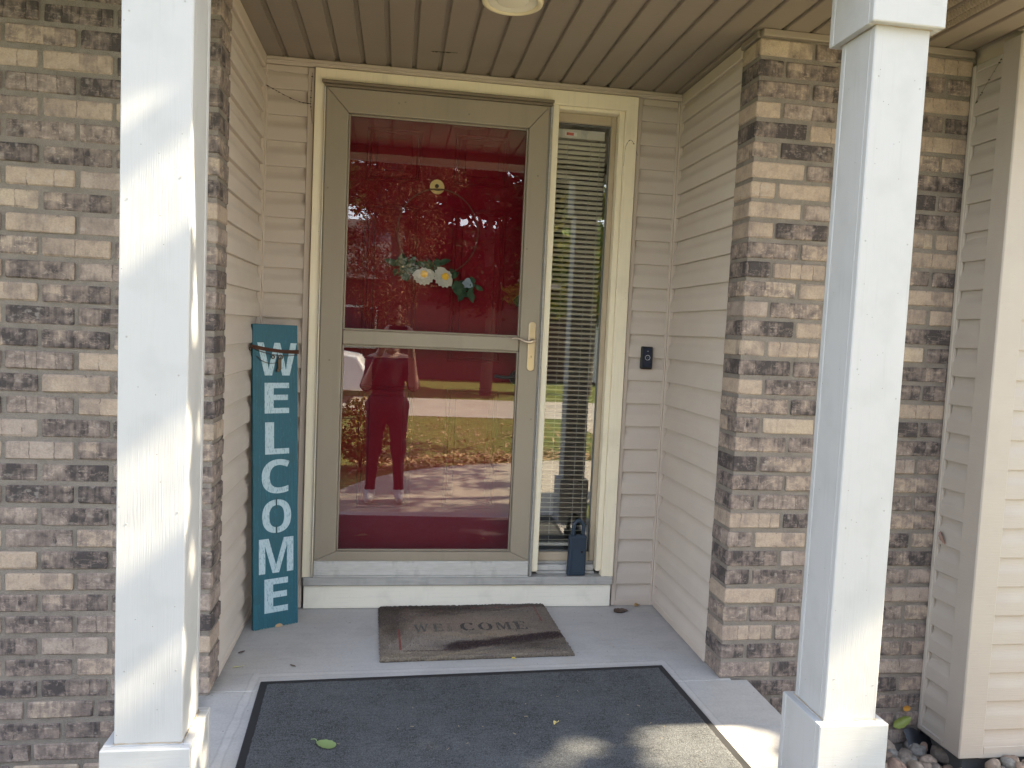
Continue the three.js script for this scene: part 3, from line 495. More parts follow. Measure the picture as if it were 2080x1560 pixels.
// ---------------------------------------------------------------- sidelight with blind
{
  const s = thing('sidelight_window', 'narrow sidelight window right of the door with a closed slatted blind', 'window', [1.045, 0.19, -0.05]);
  part(s, 'sash', merge([cbox(1.1525, 1.1755, 0.193, 2.1455, -0.06, -0.018, 0.003), cbox(0.9125, 0.917, 0.193, 2.1455, -0.06, -0.018, 0.001)]), M.sash);
  part(s, 'sash_head', cbox(0.9175, 1.152, 2.105, 2.1455, -0.06, -0.0185, 0.003), M.sash);
  part(s, 'sash_foot', cbox(0.9175, 1.152, 0.193, 0.232, -0.06, -0.0185, 0.003), M.sash);
  part(s, 'gasket', merge([cbox(1.148, 1.1523, 0.2325, 2.1045, -0.05, -0.0285, 0.001), cbox(0.9177, 0.921, 0.2325, 2.1045, -0.05, -0.0285, 0.001), cbox(0.9213, 1.1478, 2.1, 2.1045, -0.05, -0.0285, 0.001), cbox(0.9213, 1.1478, 0.2325, 0.237, -0.05, -0.0285, 0.001)]), mat([0.12, 0.125, 0.12], { roughness: 0.5 }));
  const g = new THREE.PlaneGeometry(0.228, 1.864); g.translate(1.0345, 1.1685, -0.036); part(s, 'glass_pane', g, M.glassBright);
  const white = mat([0.62, 0.60, 0.52], { roughness: 0.45 });
  const b = thing('window_blind', 'off white slatted blind hanging behind the sidelight glass', 'blind', [1.035, 2.09, -0.085]);
  const hr = part(b, 'headrail', cbox(0.918, 1.142, 2.055, 2.094, -0.108, -0.08, 0.002), white);
  const lab = new THREE.BoxGeometry(0.032, 0.013, 0.0008); lab.translate(0.985, 2.073, -0.0792); part(hr, 'red_label', lab, mat([0.62, 0.06, 0.03]));
  const lab2 = new THREE.BoxGeometry(0.055, 0.017, 0.0006); lab2.translate(0.988, 2.073, -0.0796); part(hr, 'paper_label', lab2, mat([0.8, 0.78, 0.72]));
  for (const x of [0.936, 1.046]) part(hr, 'clip', merge([cbox(x - 0.014, x + 0.014, 2.056, 2.092, -0.079, -0.076, 0.002), cbox(x - 0.006, x + 0.006, 2.062, 2.076, -0.076, -0.072, 0.001)]), mat([0.55, 0.56, 0.5], { roughness: 0.2 }));
  const n = 6, pos = [], uv = [], W = 0.026, x0 = -0.112, x1 = 0.1125; // slats crowned, front edge up
  for (let k = 0; k < n; k++) for (const [a, e] of [[k / n - 0.5, (k + 1) / n - 0.5]]) { const h = (t) => 0.0022 * (1 - 4 * t * t); const P = (x, t) => [x, h(t), t * W]; const q = [P(x0, a), P(x1, a), P(x1, e), P(x0, a), P(x1, e), P(x0, e)]; q.reverse(); for (const v of q) { pos.push(...v); uv.push(v[0], v[2]); } }
  const sg = new THREE.BufferGeometry(); sg.setAttribute('position', new THREE.Float32BufferAttribute(pos, 3)); sg.setAttribute('uv', new THREE.Float32BufferAttribute(uv, 2)); sg.computeVertexNormals(); sg.rotateX(-0.36);
  const slatMat = mat([0.78, 0.76, 0.63], { roughness: 0.5, side: THREE.DoubleSide });
  rnd = mulberry(5);
  for (let k = 0; k < 84; k++) { const o = new THREE.Mesh(sg, slatMat); o.name = 'slat'; o.position.set(rr(-0.001, 0.001), -0.052 - k * 0.0213, 0.0); o.rotation.set(rr(-0.03, 0.03), 0, rr(-0.003, 0.003)); o.castShadow = o.receiveShadow = true; b.add(o); }
  part(b, 'bottom_rail', cbox(0.923, 1.139, 0.244, 0.258, -0.097, -0.073, 0.003), white);
  for (const x of [0.975, 1.078]) part(b, 'ladder_cord', tube([[x, 2.05, -0.071], [x + 0.001, 1.2, -0.071], [x, 0.26, -0.071]], 0.001, 8, 5), white);
  part(b, 'pull_cord', tube([[1.118, 2.05, -0.069], [1.12, 1.2, -0.067], [1.119, 0.5, -0.068], [1.125, 0.32, -0.068]], 0.0012, 16, 5), white);
}
{ // lockbox standing on the threshold
  const l = thing('key_lockbox', 'slate blue key lockbox with shackle standing on the sidelight threshold', 'lockbox', [1.085, 0.1395, 0.022]);
  const blue = mat([0.017, 0.034, 0.058], { roughness: 0.5, bumpMap: rep(fineBump, 30), bumpScale: 0.0003 });
  const s = new THREE.Shape([[-0.039, 0.0], [0.036, 0.0], [0.0375, 0.03], [0.036, 0.13], [0.037, 0.168], [0.033, 0.176], [-0.034, 0.176], [-0.037, 0.168], [-0.036, 0.13], [-0.0385, 0.03]].map((p) => new THREE.Vector2(...p)));
  const g = new THREE.ExtrudeGeometry(s, { depth: 0.016, bevelEnabled: true, bevelThickness: 0.011, bevelSize: 0.009, bevelOffset: -0.0065, bevelSegments: 6, curveSegments: 8 }); g.translate(1.088, 0.1425, 0.007); part(l, 'body', g, blue);
  part(l, 'face_plate', cbox(1.064, 1.117, 0.16, 0.262, 0.0345, 0.0365, 0.004), mat([0.021, 0.041, 0.068], { roughness: 0.45 }));
  const lens = new THREE.CylinderGeometry(0.006, 0.006, 0.003, 18); lens.rotateX(Math.PI / 2); lens.translate(1.104, 0.25, 0.0375); part(l, 'sensor', lens, M.blackMetal);
  part(l, 'shackle', tube([[1.068, 0.31, 0.017], [1.068, 0.345, 0.017], [1.071, 0.37, 0.017], [1.09, 0.385, 0.017], [1.109, 0.37, 0.017], [1.112, 0.345, 0.017], [1.112, 0.31, 0.017]], 0.0085, 44, 12), mat([0.02, 0.037, 0.06], { roughness: 0.45 }));
}
{
  const b = thing('doorbell', 'black video doorbell with a round ringed button on the siding', 'doorbell', [1.354, 1.066, 0.015]);
  const black = mat([0.006, 0.007, 0.009], { roughness: 0.5 });
  part(b, 'body', cbox(1.3285, 1.3795, 1.066, 1.163, 0.008, 0.034, 0.004), black);
  part(b, 'face', cbox(1.3345, 1.3745, 1.074, 1.158, 0.0345, 0.0358, 0.001), mat([0.008, 0.012, 0.03], { roughness: 0.15 }));
  const t = new THREE.TorusGeometry(0.0105, 0.001, 8, 36); t.translate(1.3545, 1.115, 0.0362); part(b, 'button_ring', t, mat([0.55, 0.57, 0.6], { roughness: 0.4 }));
  const c = new THREE.CircleGeometry(0.0035, 20); c.translate(1.3545, 1.115, 0.0363); part(b, 'button', c, mat([0.05, 0.06, 0.09], { roughness: 0.3 }));
  const e = new THREE.CylinderGeometry(0.0028, 0.0028, 0.001, 14); e.rotateX(Math.PI / 2); e.translate(1.3545, 1.143, 0.0362); part(b, 'camera_lens', e, mat([0.25, 0.26, 0.28], { roughness: 0.2 }));
  part(b, 'mount', cbox(1.3305, 1.3775, 1.064, 1.0655, 0.012, 0.03, 0.0005), mat([0.12, 0.03, 0.02]));
}
{ // ceiling light
  const l = thing('ceiling_light', 'round recessed ceiling light with cream trim ring over the porch', 'light', [0.598, YC, 0.757]);
  const ring = new THREE.LatheGeometry([[0.078, -0.004], [0.08, -0.0095], [0.089, -0.0125], [0.097, -0.0095], [0.1, 0.0005], [0.078, -0.004]].map((p) => new THREE.Vector2(...p)), 64);
  part(l, 'trim_ring', ring, mat([0.72, 0.62, 0.42], { roughness: 0.4 }), true);
  const prof = [[0.079, -0.0045]]; for (let k = 0; k < 6; k++) prof.push([0.0765 - k * 0.0045, -0.0072 + k * 0.0008], [0.0735 - k * 0.0045, -0.0052 + k * 0.0006]); prof.push([0.047, -0.002]);
  const cream = mat([0.80, 0.74, 0.60], { roughness: 0.35, side: THREE.DoubleSide });
  part(l, 'ribbed_lens', new THREE.LatheGeometry(prof.map((p) => new THREE.Vector2(...p)), 64), cream, true);
  const bulb = new THREE.SphereGeometry(0.05, 28, 16); bulb.scale(1, 0.11, 1); bulb.translate(0, -0.0035, 0); part(l, 'lens_dome', bulb, cream, true);
}

// ---------------------------------------------------------------- columns
function column(cx, label, seed) {
  const z = 1.486, hw = 0.07, c = thing('porch_column', label, 'column', [cx, 0, z], 'white porch columns');
  rnd = mulberry(seed);
  const bx = (n, w, y0, y1, m, o = 0) => {                           // four boards boxed round the post
    part(c, n, cbox(cx - w, cx + w, y0, y1, z + w - 0.019, z + w, 0.0025), m); part(c, n, cbox(cx - w, cx + w, y0, y1, z - w, z - w + 0.019, 0.0025), m);
    part(c, n, cbox(cx - w + 0.0008, cx - w + 0.0195, y0, y1, z - w + 0.0194, z + w - 0.0194, 0.0012), m); part(c, n, cbox(cx + w - 0.0195, cx + w - 0.0008, y0, y1, z - w + 0.0194, z + w - 0.0194, 0.0012), m);
  };
  bx('shaft_board', hw, 0.262, 1.97, M.post);
  bx('base_board', 0.0925, 0.002, 0.272, M.postFlat);
  bx('capital_board', 0.0925, 1.952, 2.204, M.postFlat);
  const ledge = (y0, y1) => [cbox(cx - 0.0735, cx + 0.0735, y0, y1, z - 0.0735, z + 0.0735, 0.001)];
  part(c, 'base_top', merge(ledge(0.2605, 0.2735)), M.postFlat); part(c, 'capital_soffit', merge(ledge(1.956, 1.966)), M.postFlat);
  const wob = (y, r) => { const pts = []; const w = hw + 0.0005; for (const [ax, az, bx2, bz] of [[-w, w, w, w], [w, w, w, -w], [w, -w, -w, -w], [-w, -w, -w, w]]) for (let k = 0; k < 10; k++) { const t = k / 10; pts.push([cx + ax + (bx2 - ax) * t + rr(-0.001, 0.001), y + rr(-0.0012, 0.0012), z + az + (bz - az) * t + rr(-0.001, 0.001)]); } return tube(pts, r, 200, 5, true); };
  part(c, 'caulk_bead', wob(0.2738, 0.0022), M.caulk); part(c, 'caulk_bead', wob(1.9545, 0.0028), M.caulk);
  const nails = []; for (const sx of [-1, 1]) for (let k = 0; k < 5; k++) { const n = new THREE.CylinderGeometry(0.0022, 0.0022, 0.0012, 8); n.rotateX(Math.PI / 2); n.translate(cx + sx * (0.052 + rr(-0.004, 0.004)), 0.4 + k * 0.36 + rr(-0.05, 0.05), z + hw); nails.push(n); }
  part(c, 'nail_heads', merge(nails), mat([0.33, 0.32, 0.3], { roughness: 0.7 }));
  return c;
}
column(-0.2315, 'left white square porch column with embossed wood grain', 3);
column(1.4205, 'right white square porch column, its capital in view', 4);
{
  const b = thing('porch_beam', 'white beam across the top of the porch columns', 'beam', [0.6, 2.205, 1.5]);
  part(b, 'board', cbox(-0.4, 1.6, 2.207, 2.2535, 1.592, 1.6095, 0.003), M.postFlat);
  part(b, 'soffit_board', cbox(-0.4, 1.6, 2.207, 2.2535, 1.415, 1.5915, 0.003), M.soffit);
}
// ---------------------------------------------------------------- teal board, mats
{
  const W = 0.178, H = 1.19, TH = 0.019;
  const signMap = canvasTex(288, 1920, (g, w, h) => {
    g.fillStyle = '#0a5161'; g.fillRect(0, 0, w, h);
    const R = mulberry(77);
    for (let k = 0; k < 900; k++) { g.fillStyle = R() > 0.5 ? `rgba(14,60,72,${0.3 * R()})` : `rgba(16,112,132,${0.22 * R()})`; g.fillRect(R() * w, R() * h, 1 + R() * 3, 40 + R() * 260); }
    for (let k = 0; k < 60; k++) { g.fillStyle = `rgba(60,70,70,${0.06 * R()})`; g.beginPath(); g.ellipse(R() * w, R() * h, 20 + R() * 50, 20 + R() * 70, 0, 0, 7); g.fill(); }
    const L = [['W', 0.06, 0.168, 0.1, 0.985], ['E', 0.192, 0.293, 0.26, 0.81], ['L', 0.322, 0.428, 0.27, 0.81], ['C', 0.445, 0.558, 0.19, 0.82], ['O', 0.578, 0.688, 0.2, 0.85], ['M', 0.705, 0.82, 0.13, 0.9], ['E', 0.838, 0.95, 0.25, 0.78]];
    g.font = 'bold 200px sans-serif'; g.textBaseline = 'alphabetic';
    for (const [ch, y0, y1, x0, x1] of L) {
      const m = g.measureText(ch), gw = m.actualBoundingBoxLeft + m.actualBoundingBoxRight, gh = m.actualBoundingBoxAscent + m.actualBoundingBoxDescent;
      g.save(); g.translate(x0 * w, y0 * h); g.scale(((x1 - x0) * w) / gw, ((y1 - y0) * h) / gh); g.fillStyle = 'rgba(186,203,210,0.9)'; g.fillText(ch, m.actualBoundingBoxLeft, m.actualBoundingBoxAscent); g.restore();
    }
    g.fillStyle = '#16414c'; g.fillRect(0.5 * w, 0.572 * h, 0.035 * w, 0.036 * h); g.fillRect(0.5 * w, 0.662 * h, 0.035 * w, 0.03 * h);
    for (let k = 0; k < 3600; k++) { const x = R() * w, y = R() * h; g.fillStyle = R() > 0.3 ? `rgba(15,68,82,${0.15 + 0.55 * R()})` : `rgba(210,220,220,${0.16 * R()})`; g.fillRect(x, y, 0.8 + R() * 1.3, 3 + R() * 22); }
    for (const [x, y, r] of [[0.85, 0.445, 24], [0.1, 0.9, 26]]) for (let q = 0; q < 4; q++) { g.strokeStyle = 'rgba(14,60,66,0.55)'; g.lineWidth = 2.5; g.beginPath(); g.ellipse(x * w, y * h, r - q * 6, (r - q * 6) * 1.15, 0.3, 0, 7); g.stroke(); }
    g.fillStyle = 'rgba(190,180,150,0.5)'; for (let k = 0; k < 60; k++) g.fillRect(R() * w, h - 2 - R() * 4, 2 + R() * 6, 3); 
  });
  const woodB = canvasTex(288, 960, (g, w, h) => { const R = mulberry(78); g.fillStyle = '#888'; g.fillRect(0, 0, w, h); for (let k = 0; k < 1500; k++) { const c = 60 + R() * 140; g.fillStyle = `rgba(${c},${c},${c},0.25)`; g.fillRect(R() * w, R() * h, 1 + R() * 2, 30 + R() * 200); } }, false);
  const teal = mat([1, 1, 1], { map: signMap, bumpMap: woodB, bumpScale: 0.0015, roughness: 0.6 }), edge = mat([0.012, 0.12, 0.17], { roughness: 0.7 });
  const o = thing('welcome_board', 'tall teal wooden board reading WELCOME, leaning in the porch corner', 'sign', [-0.1625, 0.001, 0.222]);
  const g = cbox(-W / 2, W / 2, 0, H, -TH, 0, 0.0018, 0, (p, ax, hx, hy) => [(p[0] + hx) / (2 * hx), ax === 'y' ? 0.999 : (p[1] + hy) / (2 * hy)]);
  part(o, 'board', g, teal, true);
  const nick = new THREE.CylinderGeometry(0.014, 0.016, 0.012, 14); nick.rotateX(Math.PI / 2); nick.scale(1, 0.55, 1); nick.translate(0.012, 0.004, -0.004); part(o, 'chipped_knot', nick, mat([0.45, 0.3, 0.17], { roughness: 0.9 }), true);
  o.rotation.order = 'YXZ'; o.rotation.set(-0.078, 0.47, 0.0);
  // rusty strap, wire and hanging key at the W
  const st = thing('rusty_strap', 'rusty metal strap with wire and key tied across the top of the teal board', 'strap', [-0.1625, 0.001, 0.222]);
  st.rotation.order = 'YXZ'; st.rotation.copy(o.rotation);
  const rust = mat([0.085, 0.032, 0.018], { roughness: 0.9, bumpMap: rep(fineBump, 30), bumpScale: 0.002 }), wire = mat([0.06, 0.035, 0.025], { roughness: 0.7, metalness: 0.4 });
  const s = new THREE.Shape([[-0.093, 1.108], [-0.03, 1.097], [0.03, 1.09], [0.092, 1.091], [0.092, 1.077], [0.03, 1.078], [-0.03, 1.085], [-0.094, 1.095]].map((p) => new THREE.Vector2(...p)));
  const sgeo = new THREE.ExtrudeGeometry(s, { depth: 0.002, bevelEnabled: true, bevelThickness: 0.0008, bevelSize: 0.0008, bevelSegments: 1 }); sgeo.translate(0, 0, 0.002); part(st, 'strap', sgeo, rust, true);
  part(st, 'wire', merge([tube([[-0.09, 1.096, 0.003], [-0.05, 1.08, 0.006], [0, 1.07, 0.007], [0.05, 1.068, 0.006], [0.088, 1.072, 0.003]], 0.0014, 40, 6), tube([[-0.075, 1.065, 0.003], [-0.05, 1.045, 0.006], [-0.02, 1.037, 0.007], [0.01, 1.045, 0.008], [0.02, 1.065, 0.008]], 0.0012, 40, 6), tube([[-0.086, 1.1, 0.002], [-0.1, 1.098, 0.004], [-0.102, 1.088, 0.006], [-0.093, 1.086, 0.006]], 0.0018, 20, 6)]), wire, true);
  const tr = new THREE.TorusGeometry(0.008, 0.0022, 8, 24); tr.translate(0.018, 1.062, 0.008);
  const tr2 = new THREE.TorusGeometry(0.006, 0.002, 8, 24); tr2.translate(-0.012, 1.062, 0.007);
  part(st, 'key', merge([tr, tr2, cbox(0.006, 0.0205, 1.012, 1.055, 0.006, 0.011, 0.002), cbox(0.002, 0.012, 1.003, 1.016, 0.006, 0.01, 0.002)]), mat([0.09, 0.065, 0.04], { metalness: 0.6, roughness: 0.55 }), true);
}
{
  // worn coir mat; local x 0..0.72 along the door, local z 0..0.535 towards the camera
  const cw = 1024, chh = 760;
  const draw = (bump) => (g, w, h) => {
    const R = mulberry(91); g.fillStyle = bump ? '#777' : '#69615b'; g.fillRect(0, 0, w, h);
    const blot = (x, y, rx, ry, c, n = 14) => { for (let k = 0; k < n; k++) { g.fillStyle = c; g.beginPath(); g.ellipse((x + (R() - 0.5) * rx) * w, (y + (R() - 0.5) * ry) * h, rx * w * (0.15 + 0.35 * R()), ry * h * (0.15 + 0.35 * R()), R() - 0.5, 0, 7); g.fill(); } };
    if (!bump) {
      blot(0.2, 0.2, 0.5, 0.35, 'rgba(70,58,48,0.23)'); blot(0.45, 0.42, 0.9, 0.35, 'rgba(134,118,104,0.20)', 24); blot(0.2, 0.72, 0.4, 0.25, 'rgba(146,136,124,0.34)'); blot(0.62, 0.62, 0.55, 0.16, 'rgba(150,132,112,0.24)');
      for (let k = 0; k < 46; k++) { const t = k / 45; g.fillStyle = 'rgba(44,32,30,0.20)'; for (let q = 0; q < 4; q++) { g.beginPath(); g.ellipse((0.38 + 0.6 * t) * w + (R() - 0.5) * 40, (0.83 - 0.16 * t) * h + (R() - 0.5) * 60, 40 + 30 * R(), 16 + 26 * R(), -0.15, 0, 7); g.fill(); } }
      blot(0.82, 0.84, 0.35, 0.16, 'rgba(60,48,42,0.12)', 18); blot(0.06, 0.4, 0.12, 0.8, 'rgba(52,44,36,0.12)', 20); blot(0.5, 0.05, 1, 0.1, 'rgba(52,44,38,0.23)', 24); blot(0.35, 0.96, 0.8, 0.06, 'rgba(170,150,118,0.12)', 24);
      // remains of the printed border and of a corner pattern
      g.fillStyle = 'rgba(128,62,54,0.75)'; g.fillRect(0.1 * w, 0.5 * h, 0.012 * w, 0.36 * h); g.fillStyle = 'rgba(120,60,52,0.45)'; g.fillRect(0.5 * w, 0.085 * h, 0.43 * w, 0.014 * h); g.fillRect(0.915 * w, 0.1 * h, 0.012 * w, 0.3 * h); g.fillStyle = 'rgba(60,44,40,0.6)'; g.fillRect(0.12 * w, 0.875 * h, 0.3 * w, 0.014 * h);
      for (let k = 0; k < 60; k++) { const x = (0.13 + 0.24 * R()) * w, y = (0.09 + 0.25 * R()) * h; g.strokeStyle = `rgba(136,72,62,${0.25 + 0.4 * R()})`; g.lineWidth = 2; g.beginPath(); g.moveTo(x, y); g.lineTo(x + 16, y - 14); g.stroke(); }
      for (let k = 0; k < 40; k++) { const x = (0.09 + 0.12 * R()) * w, y = (0.3 + 0.14 * R()) * h; g.strokeStyle = 'rgba(150,142,130,0.35)'; g.lineWidth = 2; g.beginPath(); g.moveTo(x, y); g.lineTo(x + 12, y - 10); g.stroke(); }
    }
    g.font = 'bold 120px serif'; const letters = [['W', 0.185, 0.085, 'rgba(88,88,84,0.9)'], ['E', 0.29, 0.06, 'rgba(86,85,80,0.8)'], ['L', 0.37, 0.05, 'rgba(98,88,80,0.3)'], ['C', 0.445, 0.075, 'rgba(50,50,49,0.78)'], ['O', 0.545, 0.08, 'rgba(50,50,49,0.78)'], ['M', 0.64, 0.095, 'rgba(54,54,53,0.68)'], ['E', 0.745, 0.075, 'rgba(54,54,53,0.62)']];
    for (const [ch, x, ww, c] of letters) { const m = g.measureText(ch), gw = m.actualBoundingBoxLeft + m.actualBoundingBoxRight, gh = m.actualBoundingBoxAscent + m.actualBoundingBoxDescent; g.save(); g.translate(x * w, 0.405 * h); g.scale((ww * w) / gw, (0.145 * h) / gh); g.fillStyle = bump ? 'rgba(60,60,60,0.7)' : c; g.fillText(ch, m.actualBoundingBoxLeft, m.actualBoundingBoxAscent); g.restore(); }
    for (let k = 0; k < 38000; k++) { const v = R(), x = R() * w, y = R() * h, c = bump ? Math.floor(40 + 200 * R()) : 0; g.fillStyle = bump ? `rgba(${c},${c},${c},0.5)` : v < 0.45 ? `rgba(30,24,20,${0.5 * R()})` : `rgba(170,152,130,${0.42 * R()})`; g.fillRect(x, y, 1 + R() * 1.6, 2 + R() * 5); }
  };
  const map = canvasTex(cw, chh, draw(false)), bump = canvasTex(cw / 2, chh / 2, (g, w, h) => draw(true)(g, w, h), false);
  const coir = mat([1.05, 1.04, 1.05], { map, bumpMap: bump, bumpScale: 0.009, roughness: 1 });
  const o = thing('coir_doormat', 'small worn brown coir doormat reading WELCOME below the door', 'doormat', [0.229, 0.001, 0.035]);
  o.rotation.y = 0.038;
  // pile with a wavering surface and rough rim
  const g = new THREE.PlaneGeometry(0.722, 0.532, 150, 110); g.rotateX(-Math.PI / 2); g.translate(0.361, 0.014, 0.266);
  const p = g.attributes.position, uv = g.attributes.uv;
  for (let i = 0; i < p.count; i++) { const x = p.getX(i), z = p.getZ(i), e = Math.min(x, 0.722 - x, z, 0.532 - z); p.setY(i, 0.013 + 0.0045 * (hash2(i, 7, 9) - 0.5) + 0.004 * (fbm(x * 9, z * 9, 5, 3) - 0.5) - 0.009 * smooth(0.012, 0, e)); if (e < 0.004) { p.setX(i, x + 0.005 * (hash2(i, 8, 9) - 0.5)); p.setZ(i, z + 0.005 * (hash2(i, 9, 9) - 0.5)); } uv.setXY(i, x / 0.722, 1 - z / 0.532); }
  g.computeVertexNormals(); part(o, 'coir_pile', g, coir, true);
  part(o, 'rubber_back', cbox(0.001, 0.721, 0, 0.0045, 0.001, 0.531, 0.001), mat([0.08, 0.065, 0.05], { roughness: 0.95 }), true);
  rnd = mulberry(17); const fr = []; for (let k = 0; k < 900; k++) { const t = rnd(), b = new THREE.ConeGeometry(0.0007, rr(0.008, 0.016), 3); b.rotateX(rr(0.2, 1.3)); b.rotateY(rr(-0.5, 0.5)); b.translate(0.004 + 0.714 * t, rr(0.004, 0.011), 0.53 + rr(-0.003, 0.004)); fr.push(b); }
  part(o, 'frayed_edge', merge(fr), mat([0.25, 0.2, 0.14], { roughness: 1 }), true).userData.kind = 'stuff';
}
{
  const carpet = tex(512, 512, (i, j) => { const f = 0.45 * hash2(i, j, 401) + 0.55 * hash2(i >> 1, j >> 1, 402) , n = fbm(i / 80, j / 80, 403, 4, 7), w = fbm(i / 20, j / 4, 407, 2, 26, 128); const k = 0.68 + 1.15 * (f - 0.5) + 0.4 * (n - 0.5) + 0.3 * (w - 0.5) + (f > 0.93 ? 0.7 : 0); return [0.108 * k, 0.112 * k, 0.118 * k]; });
  const cb = tex(256, 256, (i, j) => hash2(i, j, 411) * 0.6 + 0.4 * fbm(i / 4, j / 4, 413, 2, 64), false);
  M.carpet = mat([1, 1, 1], { map: rep(carpet, 1.7), bumpMap: rep(cb, 5), bumpScale: 0.003, roughness: 1 });
  const o = thing('floor_mat', 'large charcoal carpet mat with black rubber border on the porch floor', 'mat', [-0.138, 0.001, 0.702]);
  o.rotation.y = 0.0434;
  part(o, 'rubber_border', cbox(0, 1.413, 0, 0.006, 0, 0.915, 0.003), M.rubber, true);
  const g = new THREE.PlaneGeometry(1.373, 0.884, 120, 80); g.rotateX(-Math.PI / 2); g.translate(0.7065, 0.009, 0.46);
  const p = g.attributes.position, uv = g.attributes.uv; for (let i = 0; i < p.count; i++) { const x = p.getX(i), z = p.getZ(i), e = Math.min(x - 0.02, 1.393 - x, z - 0.018, 0.902 - z); p.setY(i, 0.0095 + 0.0016 * (hash2(i, 3, 2) - 0.5) + 0.002 * (fbm(x * 5, z * 5, 8, 3) - 0.5) - 0.006 * smooth(0.012, 0, e)); uv.setXY(i, x, z); } g.computeVertexNormals();
  part(o, 'carpet', g, M.carpet, true);
}

// ---------------------------------------------------------------- fallen leaves and bits
function leafGeo(L, W, curl, seed) {
  const g = new THREE.PlaneGeometry(1, 1, 24, 6), p = g.attributes.position, R = mulberry(seed), ph = R() * 6;
  for (let i = 0; i < p.count; i++) { const t = p.getX(i) + 0.5, s = p.getY(i) * 2, wd = Math.pow(Math.sin(Math.PI * Math.pow(clamp(t, 0.0001, 0.9999), 0.8)), 0.55) * (1 + 0.06 * Math.sin(t * 24 + ph)); p.setXYZ(i, (t - 0.5) * L, curl * W * (s * s * 0.7 + 0.35 * Math.sin(3 * t + ph)) * wd + 0.002, s * W * 0.5 * wd); }
  g.computeVertexNormals(); return g;
}
const leafMat = (c) => mat(c, { side: THREE.DoubleSide, roughness: 0.55 });
function fallen(label, pos, L, W, curl, turn, color, seed, stem = true) {
  const o = thing('fallen_leaf', label, 'leaf', pos); o.rotation.y = turn;
  part(o, 'blade', leafGeo(L, W, curl, seed), leafMat(color), true);
  if (stem) part(o, 'leaf_stem', tube([[L * 0.46, 0.002, 0], [L * 0.62, 0.006, 0.004], [L * 0.85, 0.003, 0.002]], 0.0011, 12, 5), leafMat(color.map((c) => c * 1.2)), true);
  return o;
}
fallen('green oval leaf with a thin stem on the charcoal mat', [0.112, 0.0115, 1.118], 0.062, 0.042, 0.12, 1.9 + 0.7, [0.19, 0.26, 0.10], 5);
fallen('curled dark brown leaf on the floor by the right wall', [1.278, 0.002, 0.1], 0.07, 0.042, 0.5, 0.25, [0.09, 0.06, 0.045], 6, false);
fallen('small yellow brown leaf against the wall corner right of the dark leaf', [1.372, 0.002, 0.035], 0.032, 0.02, 0.5, 0.6, [0.4, 0.25, 0.08], 7, false);
fallen('tiny folded yellow leaf in the middle of the charcoal mat', [0.791, 0.0115, 1.044], 0.02, 0.012, 0.7, 0.9, [0.6, 0.5, 0.2], 8);
fallen('tiny bright yellow leaf at the near edge of the coir mat', [0.735, 0.003, 0.56], 0.018, 0.011, 0.4, 0.2, [0.62, 0.5, 0.05], 9, false);
fallen('small dark twig shaped leaf by the left wall foot', [-0.245, 0.002, 0.46], 0.03, 0.01, 0.6, 0.8, [0.06, 0.045, 0.04], 10, false);
fallen('slim yellow green leaf bit on the floor beside the left brick corner', [-0.237, 0.002, 0.585], 0.03, 0.009, 0.5, 0.5, [0.42, 0.4, 0.22], 12);
fallen('thin brown leaf scrap at the back left corner of the charcoal mat', [-0.05, 0.002, 0.58], 0.028, 0.007, 0.4, -0.6, [0.1, 0.07, 0.05], 13, false);
fallen('brown curled leaf lying on the stones nearest the right column', [1.98, -0.232, 0.92], 0.05, 0.03, 0.4, 0.9, [0.24, 0.14, 0.07], 31);
fallen('yellow leaf lying on the stones below the garage corner trim', [2.22, -0.24, 1.0], 0.04, 0.026, 0.4, 2.2, [0.5, 0.36, 0.08], 32);
{ // two leaves caught on the bricks low beside the garage
  const a = thing('fallen_leaf', 'small orange leaf stuck on the brick above the stones', 'leaf', [2.187, -0.125, 0.757]); const ga = leafGeo(0.032, 0.022, 0.15, 21); ga.rotateX(Math.PI / 2); part(a, 'blade', ga, leafMat([0.5, 0.24, 0.04]), true); a.rotation.z = -0.15;
  const b = thing('fallen_leaf', 'folded bright green leaf caught on the brick beside the garage', 'leaf', [2.168, -0.175, 0.762]); const gb = leafGeo(0.075, 0.034, 0.5, 22); gb.rotateX(Math.PI / 2 - 0.5); part(b, 'blade', gb, leafMat([0.2, 0.235, 0.055]), true); b.rotation.z = 0.45;
  const c = thing('fallen_leaf', 'dry brown leaf hanging on the siding beside the garage trim', 'leaf', [2.244, 0.53, 0.80]); const gc = leafGeo(0.05, 0.016, 0.6, 23); gc.rotateX(Math.PI / 2); part(c, 'blade', gc, leafMat([0.2, 0.12, 0.09]), true); c.rotation.set(0, -1.2, -1.1);
}
{ // crumbs on the floor and the mat
  rnd = mulberry(29); const gs = [];
  for (let k = 0; k < 46; k++) { const onMat = k > 16, x = onMat ? rr(0, 1.2) : rr(-0.25, 1.4), z = onMat ? rr(0.75, 1.4) : rr(0.05, 0.6); if (!onMat && x > 0.2 && x < 0.98 && z < 0.6) continue; const b = new THREE.BoxGeometry(rr(0.002, 0.012), 0.0012, rr(0.001, 0.002)); b.rotateY(rr(0, 3)); b.translate(x, onMat ? 0.0122 : 0.0014, z); gs.push(b); }
  single('debris', merge(gs), mat([0.3, 0.24, 0.16], { roughness: 1 }), 'tiny dry plant crumbs scattered over the porch floor', 'debris', null, 'stuff');
}
